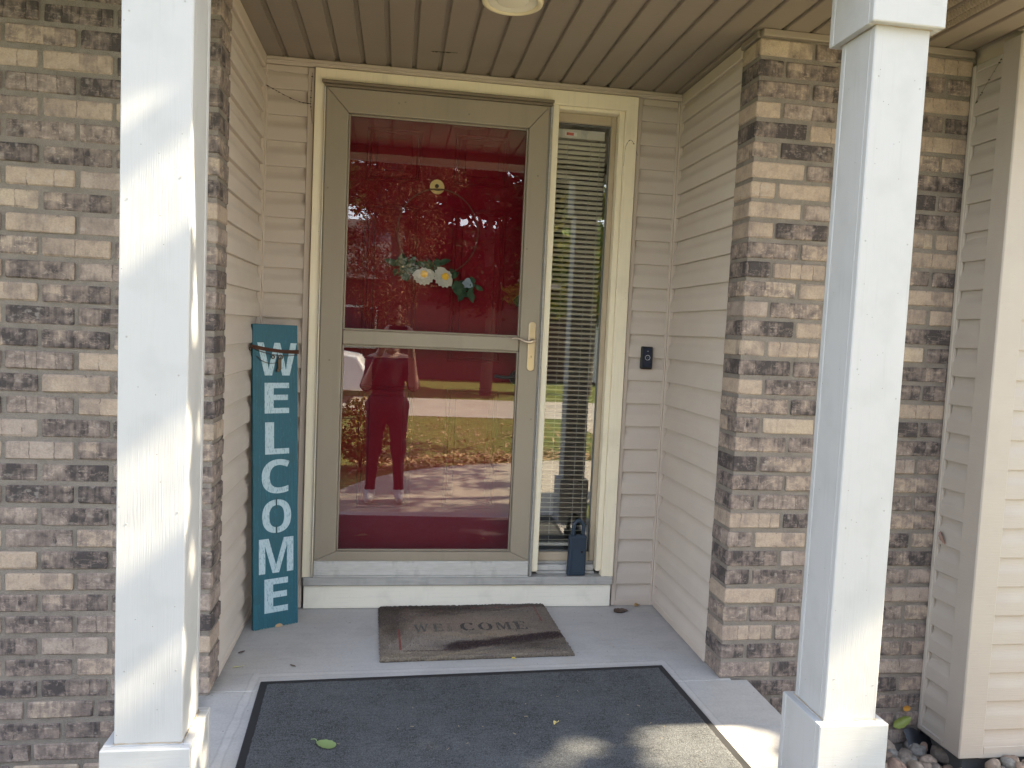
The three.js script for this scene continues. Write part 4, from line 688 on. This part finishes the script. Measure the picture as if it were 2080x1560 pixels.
{ // old web threads with caught bits
  const th = mat([0.05, 0.04, 0.03], { roughness: 1 });
  const web = (label, pts, bits, pos) => { const o = thing('cobweb', label, 'cobweb', pos); part(o, 'thread', tube(pts, 0.0007, 30, 4), th); rnd = mulberry(bits * 7); const gs = []; const cv = new THREE.CatmullRomCurve3(pts.map((p) => new THREE.Vector3(...p))); for (let k = 0; k < bits; k++) { const q = cv.getPoint(rnd()), b = new THREE.IcosahedronGeometry(rr(0.0012, 0.003), 0); b.scale(1.6, 0.8, 1); b.translate(q.x, q.y - 0.001, q.z); gs.push(b); } part(o, 'caught_bits', merge(gs), th); };
  web('dark cobweb thread across the siding at the upper left of the door', [[-0.28, 2.135, 0.03], [-0.2, 2.1, 0.022], [-0.15, 2.083, 0.02], [-0.105, 2.078, 0.024]], 26, [-0.2, 2.1, 0.02]);
  web('thin dark cobweb strand down the trim at the upper left of the door', [[-0.103, 2.2, 0.022], [-0.106, 2.08, 0.022], [-0.098, 2.0, 0.022]], 9, [-0.1, 2.1, 0.02]);
  web('wisp of cobweb with caught bits on the soffit boards', [[0.36, 2.253, 0.24], [0.41, 2.252, 0.25], [0.46, 2.253, 0.25]], 14, [0.4, 2.25, 0.24]);
  web('looped dark cobweb thread on the upper right door trim', [[1.2, 1.93, 0.033], [1.208, 2.02, 0.034], [1.225, 2.04, 0.034], [1.24, 2.025, 0.034], [1.262, 1.98, 0.02]], 4, [1.22, 2, 0.03]);
  web('cobweb thread at the top of the garage corner trim', [[2.245, 2.07, 0.775], [2.243, 2.12, 0.82], [2.243, 2.19, 0.883]], 10, [2.24, 2.1, 0.8]);
}

// ---------------------------------------------------------------- stones beside the column
{
  rnd = mulberry(61);
  const bed = thing('rock_bed', 'bed of brown river stones at the foot of the brick wall', 'stones', [2.1, -0.31, 1.1], null, 'structure');
  part(bed, 'soil', flat(rect(1.56, 5.5, 0.7, 1.6), -0.302), mat([0.05, 0.04, 0.03], { roughness: 1 }));
  const stoneMap = tex(256, 256, (i, j) => { const n = fbm(i / 40, j / 40, 501, 4, 7), f = fbm(i / 3, j / 3, 503, 2, 86); const k = 0.75 + 0.6 * (n - 0.5) + 0.3 * (f - 0.5); return [k, k, k]; });
  const cols = [[0.34, 0.25, 0.19], [0.40, 0.31, 0.24], [0.28, 0.23, 0.19], [0.36, 0.24, 0.18], [0.30, 0.28, 0.25], [0.45, 0.36, 0.28]].map((c) => mat(c, { map: stoneMap, bumpMap: rep(fineBump, 1), bumpScale: 0.002, roughness: 0.85 }));
  const gs = [...Array(14)].map((_, s) => { const g = new THREE.SphereGeometry(1, 12, 9), p = g.attributes.position, a = rr(0.75, 1.25), c = rr(0.6, 0.85); for (let i = 0; i < p.count; i++) { const x = p.getX(i), y = p.getY(i), z = p.getZ(i), k = 0.78 + 0.5 * noise(x * 1.3 + s * 9, y * 1.3 + z * 1.7 + 20, s), q = (v) => Math.sign(v) * Math.pow(Math.abs(v), 0.8); p.setXYZ(i, q(x) * k * a, q(y) * k * c, q(z) * k); } g.computeVertexNormals(); return g; });
  let n = 0; const rest = [];
  for (let z = 0.79; z < 1.45; z += 0.042) for (let x = 1.6; x < 3.6; x += 0.05) for (let lay = 0; lay < 2; lay++) {
    const px = x + rr(-0.02, 0.02), pz = z + rr(-0.018, 0.018), r = rr(0.017, 0.033); if (pz < 0.79) continue; if (px > 2.2 && px < 2.36 && pz < 0.98 && rnd() < 0.75 && lay) continue; if (px > 2.3 && pz < 0.965) continue; const up = px > 2.3 ? 0.045 * smooth(1.12, 0.97, pz) : 0;
    const o = new THREE.Mesh(gs[Math.floor(rnd() * 14)], cols[Math.floor(rnd() * 6)]);
    o.position.set(px - 2.1, 0.014 + up + lay * 0.03 + rr(0, 0.014), pz - 1.1); o.rotation.set(rr(-0.5, 0.5), rr(0, 6.28), rr(-0.5, 0.5)); o.scale.setScalar(r); o.name = 'stone'; o.castShadow = o.receiveShadow = true;
    if (px > 1.95 && px < 2.7 && pz < 1.05 && n < 290) { bed.add(o); n++; } else if (lay || rnd() < 0.6) rest.push(o);
  }
  const im = new THREE.InstancedMesh(gs[3], cols[1], rest.length); rest.forEach((o, i) => { o.updateMatrix(); im.setMatrixAt(i, o.matrix); im.setColorAt(i, lin(0.7 + 0.5 * rnd(), 0.7 + 0.45 * rnd(), 0.7 + 0.4 * rnd())); }); im.name = 'gravel'; im.userData.kind = 'stuff'; im.castShadow = im.receiveShadow = true; bed.add(im);
  // black weed cloth edge under the garage trim
  const cl = new THREE.PlaneGeometry(0.34, 0.17, 26, 12); cl.rotateX(-Math.PI / 2); const p = cl.attributes.position; for (let i = 0; i < p.count; i++) { const x = p.getX(i), z = p.getZ(i); p.setY(i, 0.03 * fbm(x * 14, z * 14, 71, 3) + 0.075 * smooth(-0.02, -0.11, z) + 0.02 * Math.sin(x * 30 + 4 * z)); } cl.computeVertexNormals(); cl.translate(2.345, -0.297, 0.85);
  single('weed_cloth', cl, mat([0.012, 0.013, 0.017], { roughness: 0.45, side: THREE.DoubleSide }), 'crumpled black weed cloth showing between stones and garage trim', 'cloth');
}
// ---------------------------------------------------------------- trees, shrubs and what the glass mirrors
const windows = [ // rays of sun that find a gap in the crown: where each lands and its half width
  [-0.21, 1.80, 1.56, 0.05], [-0.18, 1.83, 1.56, 0.03], [-0.28, 1.62, 1.56, 0.04], [-0.25, 1.65, 1.56, 0.03], [-0.19, 1.52, 1.56, 0.05], [-0.24, 1.46, 1.56, 0.06], [-0.28, 1.41, 1.56, 0.05], [-0.19, 1.43, 1.56, 0.06], [-0.24, 1.37, 1.56, 0.05], [-0.29, 1.32, 1.56, 0.04], [-0.24, 0.88, 1.56, 0.06], [-0.18, 0.90, 1.56, 0.05], [-0.29, 0.85, 1.56, 0.05], [-0.21, 0.76, 1.56, 0.05], [-0.27, 0.73, 1.56, 0.05], [-0.24, 0.40, 1.56, 0.05], [-0.18, 0.43, 1.56, 0.04],
  [-0.16, 1.57, 1.54, 0.03], [-0.16, 1.50, 1.53, 0.03], [-0.16, 1.47, 1.51, 0.025], [-0.16, 1.38, 1.51, 0.025], [-0.16, 1.29, 1.50, 0.03], [-0.16, 1.23, 1.50, 0.03], [-0.16, 1.17, 1.50, 0.025], [-0.16, 0.96, 1.44, 0.03], [-0.16, 0.66, 1.49, 0.03], [-0.16, 0.39, 1.47, 0.03], [-0.16, 0.32, 1.47, 0.035], [-0.16, 0.24, 1.47, 0.04],
  [-0.27, 0.26, 1.60, 0.05], [-0.19, 0.27, 1.60, 0.04], [-0.13, 0.24, 1.54, 0.03], [-0.13, 0.16, 1.45, 0.02],
  [1.22, 0.00, 1.13, 0.07], [1.31, 0.00, 1.14, 0.06], [1.29, 0.00, 1.25, 0.06], [1.09, 0.00, 1.18, 0.05], [1.14, 0.00, 1.26, 0.07], [1.33, 0.00, 1.30, 0.03], [0.85, 0.01, 1.18, 0.035], [0.37, 0.01, 1.13, 0.02], [0.75, 0.01, 1.26, 0.025],
  [1.46, 0.48, 1.56, 0.04], [1.43, 0.42, 1.56, 0.05], [1.47, 0.39, 1.56, 0.05], [1.38, 0.34, 1.56, 0.05], [1.44, 0.34, 1.56, 0.04], [1.37, 0.31, 1.56, 0.03], [1.36, 0.20, 1.60, 0.05], [1.38, 0.25, 1.60, 0.03],
];
// across the sun's direction, where a point's ray meets the plane at right angles to it
const su = new THREE.Vector3(0, 1, 0).cross(SUN).normalize(), sv = new THREE.Vector3().crossVectors(SUN, su);
const across = (x, y, z) => [x * su.x + y * su.y + z * su.z, x * sv.x + y * sv.y + z * sv.z];
const gaps = windows.map(([x, y, z, r]) => [...across(x, y, z), r]);
const bark = mat([0.10, 0.075, 0.055], { roughness: 0.95, bumpMap: rep(grainBump, 3), bumpScale: 0.012 });
const leafQuad = (() => { const g = new THREE.BufferGeometry(); const v = [[-0.5, 0, 0], [-0.12, 0.1, 0.3], [0, 0, 0], [-0.12, 0.1, -0.3], [0.5, 0, 0], [0.22, 0.09, 0.26], [0.22, 0.09, -0.26]]; const t = [0, 1, 2, 0, 2, 3, 1, 5, 2, 5, 4, 2, 2, 4, 6, 2, 6, 3]; g.setAttribute('position', new THREE.Float32BufferAttribute(t.flatMap((k) => v[k]), 3)); g.setAttribute('uv', new THREE.Float32BufferAttribute(t.flatMap((k) => [v[k][0], v[k][2]]), 2)); g.computeVertexNormals(); return g; })();
function foliage(parent, name, count, blobs, size, palette, seed, opt = {}) {
  rnd = mulberry(seed); const base = basePos.get(parent) ?? [0, 0, 0], vol = blobs.map((b) => b[3] * b[4] * b[5]), tot = vol.reduce((a, b) => a + b, 0), list = [];
  const m = new THREE.MeshPhysicalMaterial({ color: 0xffffff, roughness: 0.7, specularIntensity: 0.3, side: THREE.DoubleSide });
  const clumps = []; blobs.forEach((b, k) => { const n = Math.max(3, Math.round(((opt.clumps ?? 90) * vol[k]) / tot)); for (let i = 0; i < n; i++) { const u = rr(-1, 1), a = rr(0, 6.283), r = Math.cbrt(rr(0.12, 1)), s = Math.sqrt(1 - u * u); clumps.push([b[0] + b[3] * r * s * Math.cos(a), b[1] + b[4] * r * u, b[2] + b[5] * r * s * Math.sin(a), rr(0.5, 1.2) * (opt.clumpR ?? 0.5)]); } });
  const q = new THREE.Quaternion(), e = new THREE.Euler(), mm = new THREE.Matrix4(), v = new THREE.Vector3(), sc = new THREE.Vector3();
  for (let i = 0; i < count; i++) {
    const c = clumps[Math.floor(rnd() * clumps.length)], g = () => (rnd() + rnd() + rnd() - 1.5) / 1.2, x = c[0] + g() * c[3], y = c[1] + g() * c[3] * 0.75, z = c[2] + g() * c[3];
    e.set(rr(-0.9, 0.9), rr(0, 6.283), rr(-0.9, 0.9)); const s = size * rr(0.65, 1.25), w = rnd(), t = rnd(); if (y < (opt.floor ?? -0.3)) continue;
    if (opt.gaps) { const [a, b] = across(x, y, z); if (gaps.some(([ga, gb, r]) => (a - ga) ** 2 + (b - gb) ** 2 < (r * opt.gaps + s * 0.12) ** 2)) continue; }
    const col = palette[Math.floor(w * palette.length)]; list.push([mm.compose(v.set(x - base[0], y - base[1], z - base[2]), q.setFromEuler(e), sc.set(s, s, s * (opt.slim ?? 1))).clone(), lin(col[0] * (0.7 + 0.6 * t), col[1] * (0.7 + 0.6 * t), col[2] * (0.7 + 0.6 * t))]);
  }
  const im = new THREE.InstancedMesh(leafQuad, m, list.length); list.forEach(([a, c], i) => { im.setMatrixAt(i, a); im.setColorAt(i, c); });
  im.name = name; im.castShadow = im.receiveShadow = true; im.userData.kind = 'stuff'; parent.add(im); return im;
}
function limb(pts, r0, r1, seg = 14) { const c = new THREE.CatmullRomCurve3(pts.map((p) => new THREE.Vector3(...p))), g = new THREE.TubeGeometry(c, seg, 1, 9), p = g.attributes.position; for (let i = 0; i < p.count; i++) { const k = Math.floor(i / 10), o = c.getPointAt(clamp(k / seg)), r = r0 + (r1 - r0) * (k / seg); p.setXYZ(i, o.x + (p.getX(i) - o.x) * r, o.y + (p.getY(i) - o.y) * r, o.z + (p.getZ(i) - o.z) * r); } g.computeVertexNormals(); return g; }
function tree(label, base, h, blobs, count, size, palette, seed, opt) {
  const t = thing('tree', label, 'tree', base); rnd = mulberry(seed + 1);
  const [x, y, z] = base, gs = [limb([[x, y - 0.1, z], [x + 0.05, y + h * 0.35, z - 0.04], [x - 0.04, y + h * 0.7, z + 0.05], [x, y + h, z]], opt.r ?? 0.2, 0.04)];
  for (const b of blobs) for (let k = 0; k < 4; k++) { const s = y + h * rr(0.4, 0.8); gs.push(limb([[x, s, z], [(x + b[0]) / 2 + rr(-0.3, 0.3), (s + b[1]) / 2 + rr(0, 0.4), (z + b[2]) / 2 + rr(-0.3, 0.3)], [b[0] + rr(-0.8, 0.8) * b[3], b[1] + rr(-0.4, 0.7) * b[4], b[2] + rr(-0.8, 0.8) * b[5]]], 0.06, 0.008, 10)); }
  part(t, 'trunk', merge(gs), bark); foliage(t, 'crown', count, blobs, size, palette, seed, opt); return t;
}
const GREEN = [[0.05, 0.09, 0.02], [0.07, 0.12, 0.025], [0.09, 0.13, 0.03], [0.13, 0.15, 0.03]], YELLOW = [[0.12, 0.13, 0.025], [0.2, 0.16, 0.03], [0.08, 0.11, 0.025], [0.25, 0.19, 0.04]], BROWN = [[0.15, 0.075, 0.036], [0.26, 0.15, 0.075], [0.05, 0.03, 0.015], [0.05, 0.045, 0.015]], DARK = [[0.011, 0.017, 0.005], [0.016, 0.024, 0.007], [0.008, 0.013, 0.004]];
tree('broad green tree beside the driveway that shades the porch', [7.4, -0.37, 4.6], 6.2, [[6.2, 5.4, 2.5, 2.0, 2.1, 0.9], [7.6, 6.6, 3.0, 2.0, 1.7, 1.2], [5.6, 4.1, 2.0, 1.3, 1.2, 0.55]], 36000, 0.105, GREEN, 301, { gaps: 1.5, clumps: 260, clumpR: 0.42, r: 0.2 });
foliage(scene.children.find((o) => o.name === 'tree'), 'crown', 7500, [[6.0, 5.6, 5.0, 2.2, 1.6, 1.6], [5.4, 4.6, 6.6, 1.9, 1.3, 1.4], [7.4, 6.6, 4.4, 1.8, 1.5, 1.4]], 0.12, GREEN, 305, { clumps: 60, clumpR: 0.45 });
foliage(scene.children.find((o) => o.name === 'tree'), 'crown', 9000, [[3.0, 3.75, 1.95, 0.75, 0.85, 0.28], [3.9, 4.6, 2.1, 0.9, 0.8, 0.35], [3.2, 4.9, 2.05, 0.6, 0.5, 0.3]], 0.075, GREEN, 307, { gaps: 0.85, clumps: 150, clumpR: 0.2 });
tree('brownish narrow tree at the far edge of the lawn behind the person', [0.15, -0.37, 9.9], 7.5, [[0.2, 2.6, 10, 0.75, 1.6, 0.8], [0.1, 4.6, 10, 0.95, 1.8, 0.9], [-0.5, 3.6, 10.1, 0.6, 1.6, 0.6], [0.7, 3.9, 10, 0.5, 1.3, 0.6], [0.1, 6.6, 10, 0.7, 1.6, 0.7]], 34000, 0.085, BROWN, 311, { clumps: 260, clumpR: 0.34, slim: 0.45, r: 0.13 });
tree('dense dark green tree across the street, left of the yellowing one', [2.4, -0.37, 15.2], 5.5, [[2.0, 3.6, 15.2, 1.7, 1.9, 1.3], [3.0, 4.6, 15.4, 1.5, 1.8, 1.3], [1.5, 5.4, 15.4, 1.2, 1.3, 1.1]], 24000, 0.17, DARK, 321, { clumps: 120, clumpR: 0.5, r: 0.16 });
tree('yellowing tree on the far side of the street', [5.2, -0.37, 16.2], 6, [[4.9, 4.0, 16, 1.5, 2.3, 1.5], [5.6, 2.9, 16.2, 1.3, 1.6, 1.2], [4.0, 2.6, 16.8, 1.0, 1.4, 1.0]], 9000, 0.18, [[0.24, 0.26, 0.04], [0.36, 0.3, 0.05], [0.16, 0.22, 0.04], [0.13, 0.2, 0.04]], 331, { clumps: 80, clumpR: 0.5, r: 0.14 });
for (const [x, z, s, k, w] of [[-9, 24, 1.3, 341, 'leftmost'], [-3.5, 27, 1.5, 343, 'second from the left'], [9, 26, 1.4, 345, 'third from the left'], [16, 24, 1.2, 347, 'rightmost']]) tree(`tall green tree behind the house opposite, ${w} of that row`, [x, -0.37, z], 8 * s, [[x, 5 * s, z, 2.6 * s, 3 * s, 2.2 * s], [x + 0.8, 7.6 * s, z, 2 * s, 2 * s, 2 * s]], 7000, 0.32, GREEN, k, { clumps: 80, clumpR: 0.9, r: 0.25 });
function shrub(label, x, z, h, r, pal, n, seed) { const t = thing('shrub', label, 'shrub', [x, -0.37, z]); rnd = mulberry(seed); const gs = []; for (let k = 0; k < 9; k++) { const a = rr(0, 6.28), d = rr(0.3, 0.9) * r; gs.push(limb([[x, -0.38, z], [x + 0.4 * d * Math.cos(a), -0.37 + h * 0.5, z + 0.4 * d * Math.sin(a)], [x + d * Math.cos(a), -0.37 + h * rr(0.7, 1), z + d * Math.sin(a)]], 0.008, 0.003, 6)); } part(t, 'stem', merge(gs), bark); foliage(t, 'foliage', n, [[x, -0.37 + h * 0.55, z, r, h * 0.45, r]], 0.045, pal, seed + 1, { clumps: 40, clumpR: 0.16 }); }
shrub('dark shrub left of the walk, nearest the porch', -0.85, 3.7, 0.85, 0.36, [...DARK, ...YELLOW], 2200, 401);
shrub('yellow green shrub left of the walk bend', -0.1, 5.25, 0.8, 0.36, YELLOW, 2600, 403);
shrub('low reddish brown shrub left of the walk, farthest from the door', -1.1, 5.0, 0.9, 0.42, BROWN, 2200, 405);
{ // litter along the walk's edge and over the lawn
  rnd = mulberry(71); const n = 5200, m = new THREE.MeshStandardMaterial({ color: 0xffffff, roughness: 0.8, side: THREE.DoubleSide }), im = new THREE.InstancedMesh(leafQuad, m, n), mm = new THREE.Matrix4(), q = new THREE.Quaternion(), e = new THREE.Euler();
  for (let i = 0; i < n; i++) { let x, z; if (i < 1500) { const t = rnd(); x = -0.6 + 3.4 * t; z = 4.35 + 1.75 * Math.sqrt(t) + rr(-0.1, 0.5) * (1 + 0.6 * rnd()); if (t < 0.12) z = rr(2.6, 5); if (t < 0.12) x = rr(-0.8, -0.42); } else { x = rr(-4, 6); z = 5.9 + 4.4 * rnd() * Math.sqrt(rnd()); } e.set(rr(-0.5, 0.5), rr(0, 6.28), rr(-0.5, 0.5)); const s = rr(0.03, 0.06); im.setMatrixAt(i, mm.compose(new THREE.Vector3(x, -0.352, z), q.setFromEuler(e), new THREE.Vector3(s, s, s))); const k = rr(0.6, 1.3); im.setColorAt(i, lin(0.42 * k, 0.27 * k, 0.14 * k)); }
  im.name = numbered('leaf_litter'); im.userData = { kind: 'stuff', label: 'fallen brown leaves along the walk and lawn', category: 'leaves' }; im.castShadow = im.receiveShadow = true; scene.add(im);
}
{ // house opposite
  const h = thing('opposite_house', 'brown brick house with a wide garage door across the street', 'house', [3, -0.37, 22]);
  const br = mat([0.06, 0.03, 0.024], { roughness: 0.9 }), wh = mat([0.62, 0.6, 0.56]), dk = mat([0.03, 0.035, 0.04], { roughness: 0.1 });
  part(h, 'wall', cbox(-5, 12, -0.37, 2.6, 20.5, 27, 0.01), br); part(h, 'garage_door', cbox(0.2, 4.8, -0.36, 1.9, 20.42, 20.5, 0.01), mat([0.07, 0.04, 0.03])); part(h, 'door', cbox(6, 6.95, -0.3, 1.8, 20.43, 20.5, 0.01), wh);
  for (const x of [-3.6, -1.6, 8.2, 10]) { const w = part(h, 'window', cbox(x, x + 1.2, 0.5, 1.8, 20.43, 20.5, 0.01), wh); part(w, 'pane', cbox(x + 0.07, x + 1.13, 0.57, 1.73, 20.41, 20.44, 0.005), dk); }
  const s = new THREE.Shape([[20.1, 2.6], [23.7, 4.8], [27.4, 2.6]].map((p) => new THREE.Vector2(...p))); const g = new THREE.ExtrudeGeometry(s, { depth: 18, bevelEnabled: false }); g.rotateY(-Math.PI / 2); g.translate(12.5, 0, 0); part(h, 'roof', g, mat([0.08, 0.075, 0.07], { roughness: 0.95 }));
}
{ // parked car on the street, side on
  const y = -0.36, c = thing('parked_car', 'white car parked along the street beyond the lawn', 'car', [-2.6, y, 13.2]);
  const prof = [[-2.2, 0.3], [-2.25, 0.7], [-2.1, 0.86], [-1.5, 0.95], [-0.8, 1.4], [0.6, 1.44], [1.35, 1.0], [2.05, 0.88], [2.2, 0.62], [2.18, 0.3]];
  const s = new THREE.Shape(prof.map((p) => new THREE.Vector2(p[0] - 2.6, p[1] + y))), g = new THREE.ExtrudeGeometry(s, { depth: 1.6, bevelEnabled: true, bevelThickness: 0.08, bevelSize: 0.06, bevelSegments: 3 }); g.translate(0, 0, 12.4); part(c, 'body', g, mat([0.75, 0.75, 0.76], { roughness: 0.25 }));
  const win = (p) => { const q = new THREE.Shape(p.map((v) => new THREE.Vector2(v[0] - 2.6, v[1] + y))), w = new THREE.ExtrudeGeometry(q, { depth: 1.79, bevelEnabled: false }); w.translate(0, 0, 12.305); return w; };
  for (const p of [[[-1.25, 0.96], [-0.72, 1.34], [-0.12, 1.36], [-0.12, 0.97]], [[-0.02, 0.97], [-0.02, 1.36], [0.55, 1.37], [1.12, 1.0]]]) part(c, 'window', win(p), mat([0.02, 0.025, 0.03], { roughness: 0.1 }));
  for (const x of [-1.4, 1.35]) for (const z of [12.42, 13.98]) { const w = new THREE.CylinderGeometry(0.32, 0.32, 0.2, 26); w.rotateX(Math.PI / 2); w.translate(x - 2.6, y + 0.32, z); const o = part(c, 'wheel', w, mat([0.02, 0.02, 0.02], { roughness: 0.9 })); const r = new THREE.CylinderGeometry(0.2, 0.2, 0.22, 20); r.rotateX(Math.PI / 2); r.translate(x - 2.6, y + 0.32, z); part(o, 'rim', r, M.alum); }
}
// ---------------------------------------------------------------- the person who holds the phone
function sdfMesh(bones, cx, cy, cz, half, res, k) {
  const mc = new MarchingCubes(res, new THREE.MeshBasicMaterial(), false, false, 200000); mc.isolation = 0; const f = mc.field, P = bones.map(([a, b, r0, r1, kk]) => ({ a, d: [b[0] - a[0], b[1] - a[1], b[2] - a[2]], r0, r1 }));
  for (let z = 0; z < res; z++) for (let y = 0; y < res; y++) for (let x = 0; x < res; x++) {
    const p = [cx + ((x - res / 2) / (res / 2)) * half, cy + ((y - res / 2) / (res / 2)) * half, cz + ((z - res / 2) / (res / 2)) * half]; let s = 0;
    for (const b of P) { const w = [p[0] - b.a[0], p[1] - b.a[1], p[2] - b.a[2]], l = b.d[0] ** 2 + b.d[1] ** 2 + b.d[2] ** 2, t = l ? clamp((w[0] * b.d[0] + w[1] * b.d[1] + w[2] * b.d[2]) / l) : 0; const d = Math.hypot(w[0] - b.d[0] * t, w[1] - b.d[1] * t, w[2] - b.d[2] * t) - (b.r0 + (b.r1 - b.r0) * t); s += Math.exp(-Math.max(-3, Math.min(3, d)) / k); }
    f[x + y * res + z * res * res] = Math.max(-1, Math.min(1, k * Math.log(s + 1e-30))) ;
  }
  mc.update(); const n = mc.count, g = new THREE.BufferGeometry(), pos = new Float32Array(n * 3), nor = new Float32Array(n * 3);
  for (let i = 0; i < n; i++) { pos[i * 3] = cx + mc.positionArray[i * 3] * half; pos[i * 3 + 1] = cy + mc.positionArray[i * 3 + 1] * half; pos[i * 3 + 2] = cz + mc.positionArray[i * 3 + 2] * half; for (let c = 0; c < 3; c++) nor[i * 3 + c] = mc.normalArray[i * 3 + c]; }
  g.setAttribute('position', new THREE.BufferAttribute(pos, 3)); g.setAttribute('normal', new THREE.BufferAttribute(nor, 3)); g.setAttribute('uv', new THREE.BufferAttribute(new Float32Array(n * 2), 2)); return g;
}
{
  const G = -0.362, p = thing('person', 'person in dark top and dark trousers standing on the walk, holding a phone up', 'person', [0.2, G, 3.62]);
  const skin = mat([0.42, 0.26, 0.19], { roughness: 0.55 }), top = mat([0.03, 0.03, 0.035], { roughness: 0.9 }), pants = mat([0.025, 0.024, 0.03], { roughness: 0.9 }), hairM = mat([0.06, 0.035, 0.02], { roughness: 0.6 });
  const hipL = [0.11, 0.5, 3.63], hipR = [0.29, 0.5, 3.63], hd = [0.215, 1.055, 3.6];
  const body = [[[0.2, 0.52, 3.63], [0.2, 0.7, 3.63], 0.145, 0.13], [[0.2, 0.7, 3.63], [0.2, 0.85, 3.63], 0.13, 0.135], [[0.08, 0.88, 3.64], [0.32, 0.88, 3.64], 0.075, 0.075], [[0.205, 0.88, 3.63], [0.212, 0.97, 3.61], 0.055, 0.05],
    [hipL, [0.09, 0.12, 3.62], 0.1, 0.062], [[0.09, 0.12, 3.62], [0.065, -0.27, 3.64], 0.06, 0.04], [hipR, [0.305, 0.12, 3.62], 0.1, 0.062], [[0.305, 0.12, 3.62], [0.32, -0.27, 3.64], 0.06, 0.04],
    [[0.065, -0.29, 3.66], [0.06, -0.325, 3.5], 0.042, 0.034], [[0.32, -0.29, 3.66], [0.33, -0.325, 3.5], 0.042, 0.034],
    [[0.05, 0.88, 3.63], [0.01, 0.68, 3.53], 0.052, 0.042], [[0.01, 0.68, 3.53], [0.17, 1.1, 3.33], 0.042, 0.027], [[0.36, 0.88, 3.63], [0.42, 0.69, 3.53], 0.052, 0.042], [[0.42, 0.69, 3.53], [0.375, 1.1, 3.33], 0.042, 0.027]];
  const head = [[hd, [0.215, 1.1, 3.61], 0.082, 0.085], [[0.215, 1.005, 3.57], [0.215, 1.035, 3.58], 0.055, 0.065], [[0.215, 1.05, 3.515], [0.215, 1.075, 3.525], 0.011, 0.009], [[0.136, 1.05, 3.61], [0.136, 1.075, 3.615], 0.012, 0.014], [[0.294, 1.05, 3.61], [0.294, 1.075, 3.615], 0.012, 0.014]];
  const bg = sdfMesh(body, 0.2, 0.37, 3.55, 0.78, 120, 0.018), hg = sdfMesh(head, 0.215, 1.055, 3.59, 0.16, 76, 0.01);
  const hand = (wx, dir) => { const w = [wx, 1.1, 3.33], pm = [wx + dir * 0.012, 1.165, 3.292], b = [[w, pm, 0.026, 0.033]]; for (let k = 0; k < 4; k++) { const y = 1.14 + k * 0.019, l = [0.85, 1, 0.97, 0.78][3 - k]; const r = [wx + dir * 0.014, y + 0.005, 3.288], m = [wx + dir * (0.014 + 0.03 * l), y + 0.004, 3.277], t = [wx + dir * (0.014 + 0.052 * l), y + 0.002, 3.2745]; b.push([r, m, 0.009, 0.0085], [m, t, 0.0085, 0.0075]); } b.push([[wx + dir * 0.0, 1.135, 3.31], [wx + dir * 0.03, 1.13, 3.296], 0.013, 0.01], [[wx + dir * 0.03, 1.13, 3.296], [wx + dir * 0.055, 1.138, 3.288], 0.01, 0.008]); return sdfMesh(b, wx + dir * 0.03, 1.16, 3.3, 0.1, 66, 0.004); };
  // trunk and limbs cut by height into garment colours along one continuous surface
  const cut = (g, f) => { const a = g.attributes.position, nn = g.attributes.normal, pos = [], nor = []; for (let i = 0; i < a.count; i += 3) { const x = (a.getX(i) + a.getX(i + 1) + a.getX(i + 2)) / 3, y = (a.getY(i) + a.getY(i + 1) + a.getY(i + 2)) / 3, z = (a.getZ(i) + a.getZ(i + 1) + a.getZ(i + 2)) / 3; if (f(x, y, z)) for (let k = 0; k < 3; k++) { pos.push(a.getX(i + k), a.getY(i + k), a.getZ(i + k)); nor.push(nn.getX(i + k), nn.getY(i + k), nn.getZ(i + k)); } } const r = new THREE.BufferGeometry(); r.setAttribute('position', new THREE.Float32BufferAttribute(pos, 3)); r.setAttribute('normal', new THREE.Float32BufferAttribute(nor, 3)); r.setAttribute('uv', new THREE.Float32BufferAttribute(new Float32Array((pos.length / 3) * 2), 2)); return r; };
  const isTop = (x, y, z) => y > 0.56 && y < 0.93 && (z > 3.5 || Math.abs(x - 0.2) < 0.14), isPants = (x, y) => y <= 0.56 && y > -0.25, isShoe = (x, y) => y <= -0.25;
  part(p, 'body', merge([cut(bg, (x, y, z) => !isTop(x, y, z) && !isPants(x, y) && !isShoe(x, y)), hg, hand(0.17, 1), hand(0.375, -1)]), skin);
  part(p, 'shirt', cut(bg, isTop), top); part(p, 'trousers', cut(bg, isPants), pants); part(p, 'shoes', cut(bg, isShoe), mat([0.6, 0.58, 0.55]));
  part(p, 'hair', sdfMesh([[[0.215, 1.1, 3.62], [0.215, 1.115, 3.625], 0.097, 0.088], [[0.215, 1.03, 3.68], [0.215, 0.9, 3.69], 0.07, 0.05]], 0.215, 1.03, 3.65, 0.25, 60, 0.02), hairM);
  const eye = (x) => { const e = new THREE.SphereGeometry(0.011, 12, 8); e.translate(x, 1.075, 3.53); return e; }; part(p, 'eyes', merge([eye(0.182), eye(0.248)]), mat([0.05, 0.04, 0.035], { roughness: 0.2 }));
  part(p, 'mouth', cbox(0.192, 0.238, 1.013, 1.021, 3.512, 3.524, 0.003), mat([0.35, 0.13, 0.11]));
  const t = new THREE.TorusGeometry(0.034, 0.009, 8, 26); t.rotateX(Math.PI / 2.4); t.translate(0.382, 1.04, 3.362); part(p, 'wristband', t, mat([0.8, 0.8, 0.8]));
  const ph = thing('phone', 'dark phone held up in both hands of the person on the walk', 'phone', [0.272, 1.17, 3.266]);
  part(ph, 'case', cbox(0.195, 0.35, 1.13, 1.208, 3.262, 3.27, 0.003), M.blackMetal);
}

renderer.render(scene, camera);
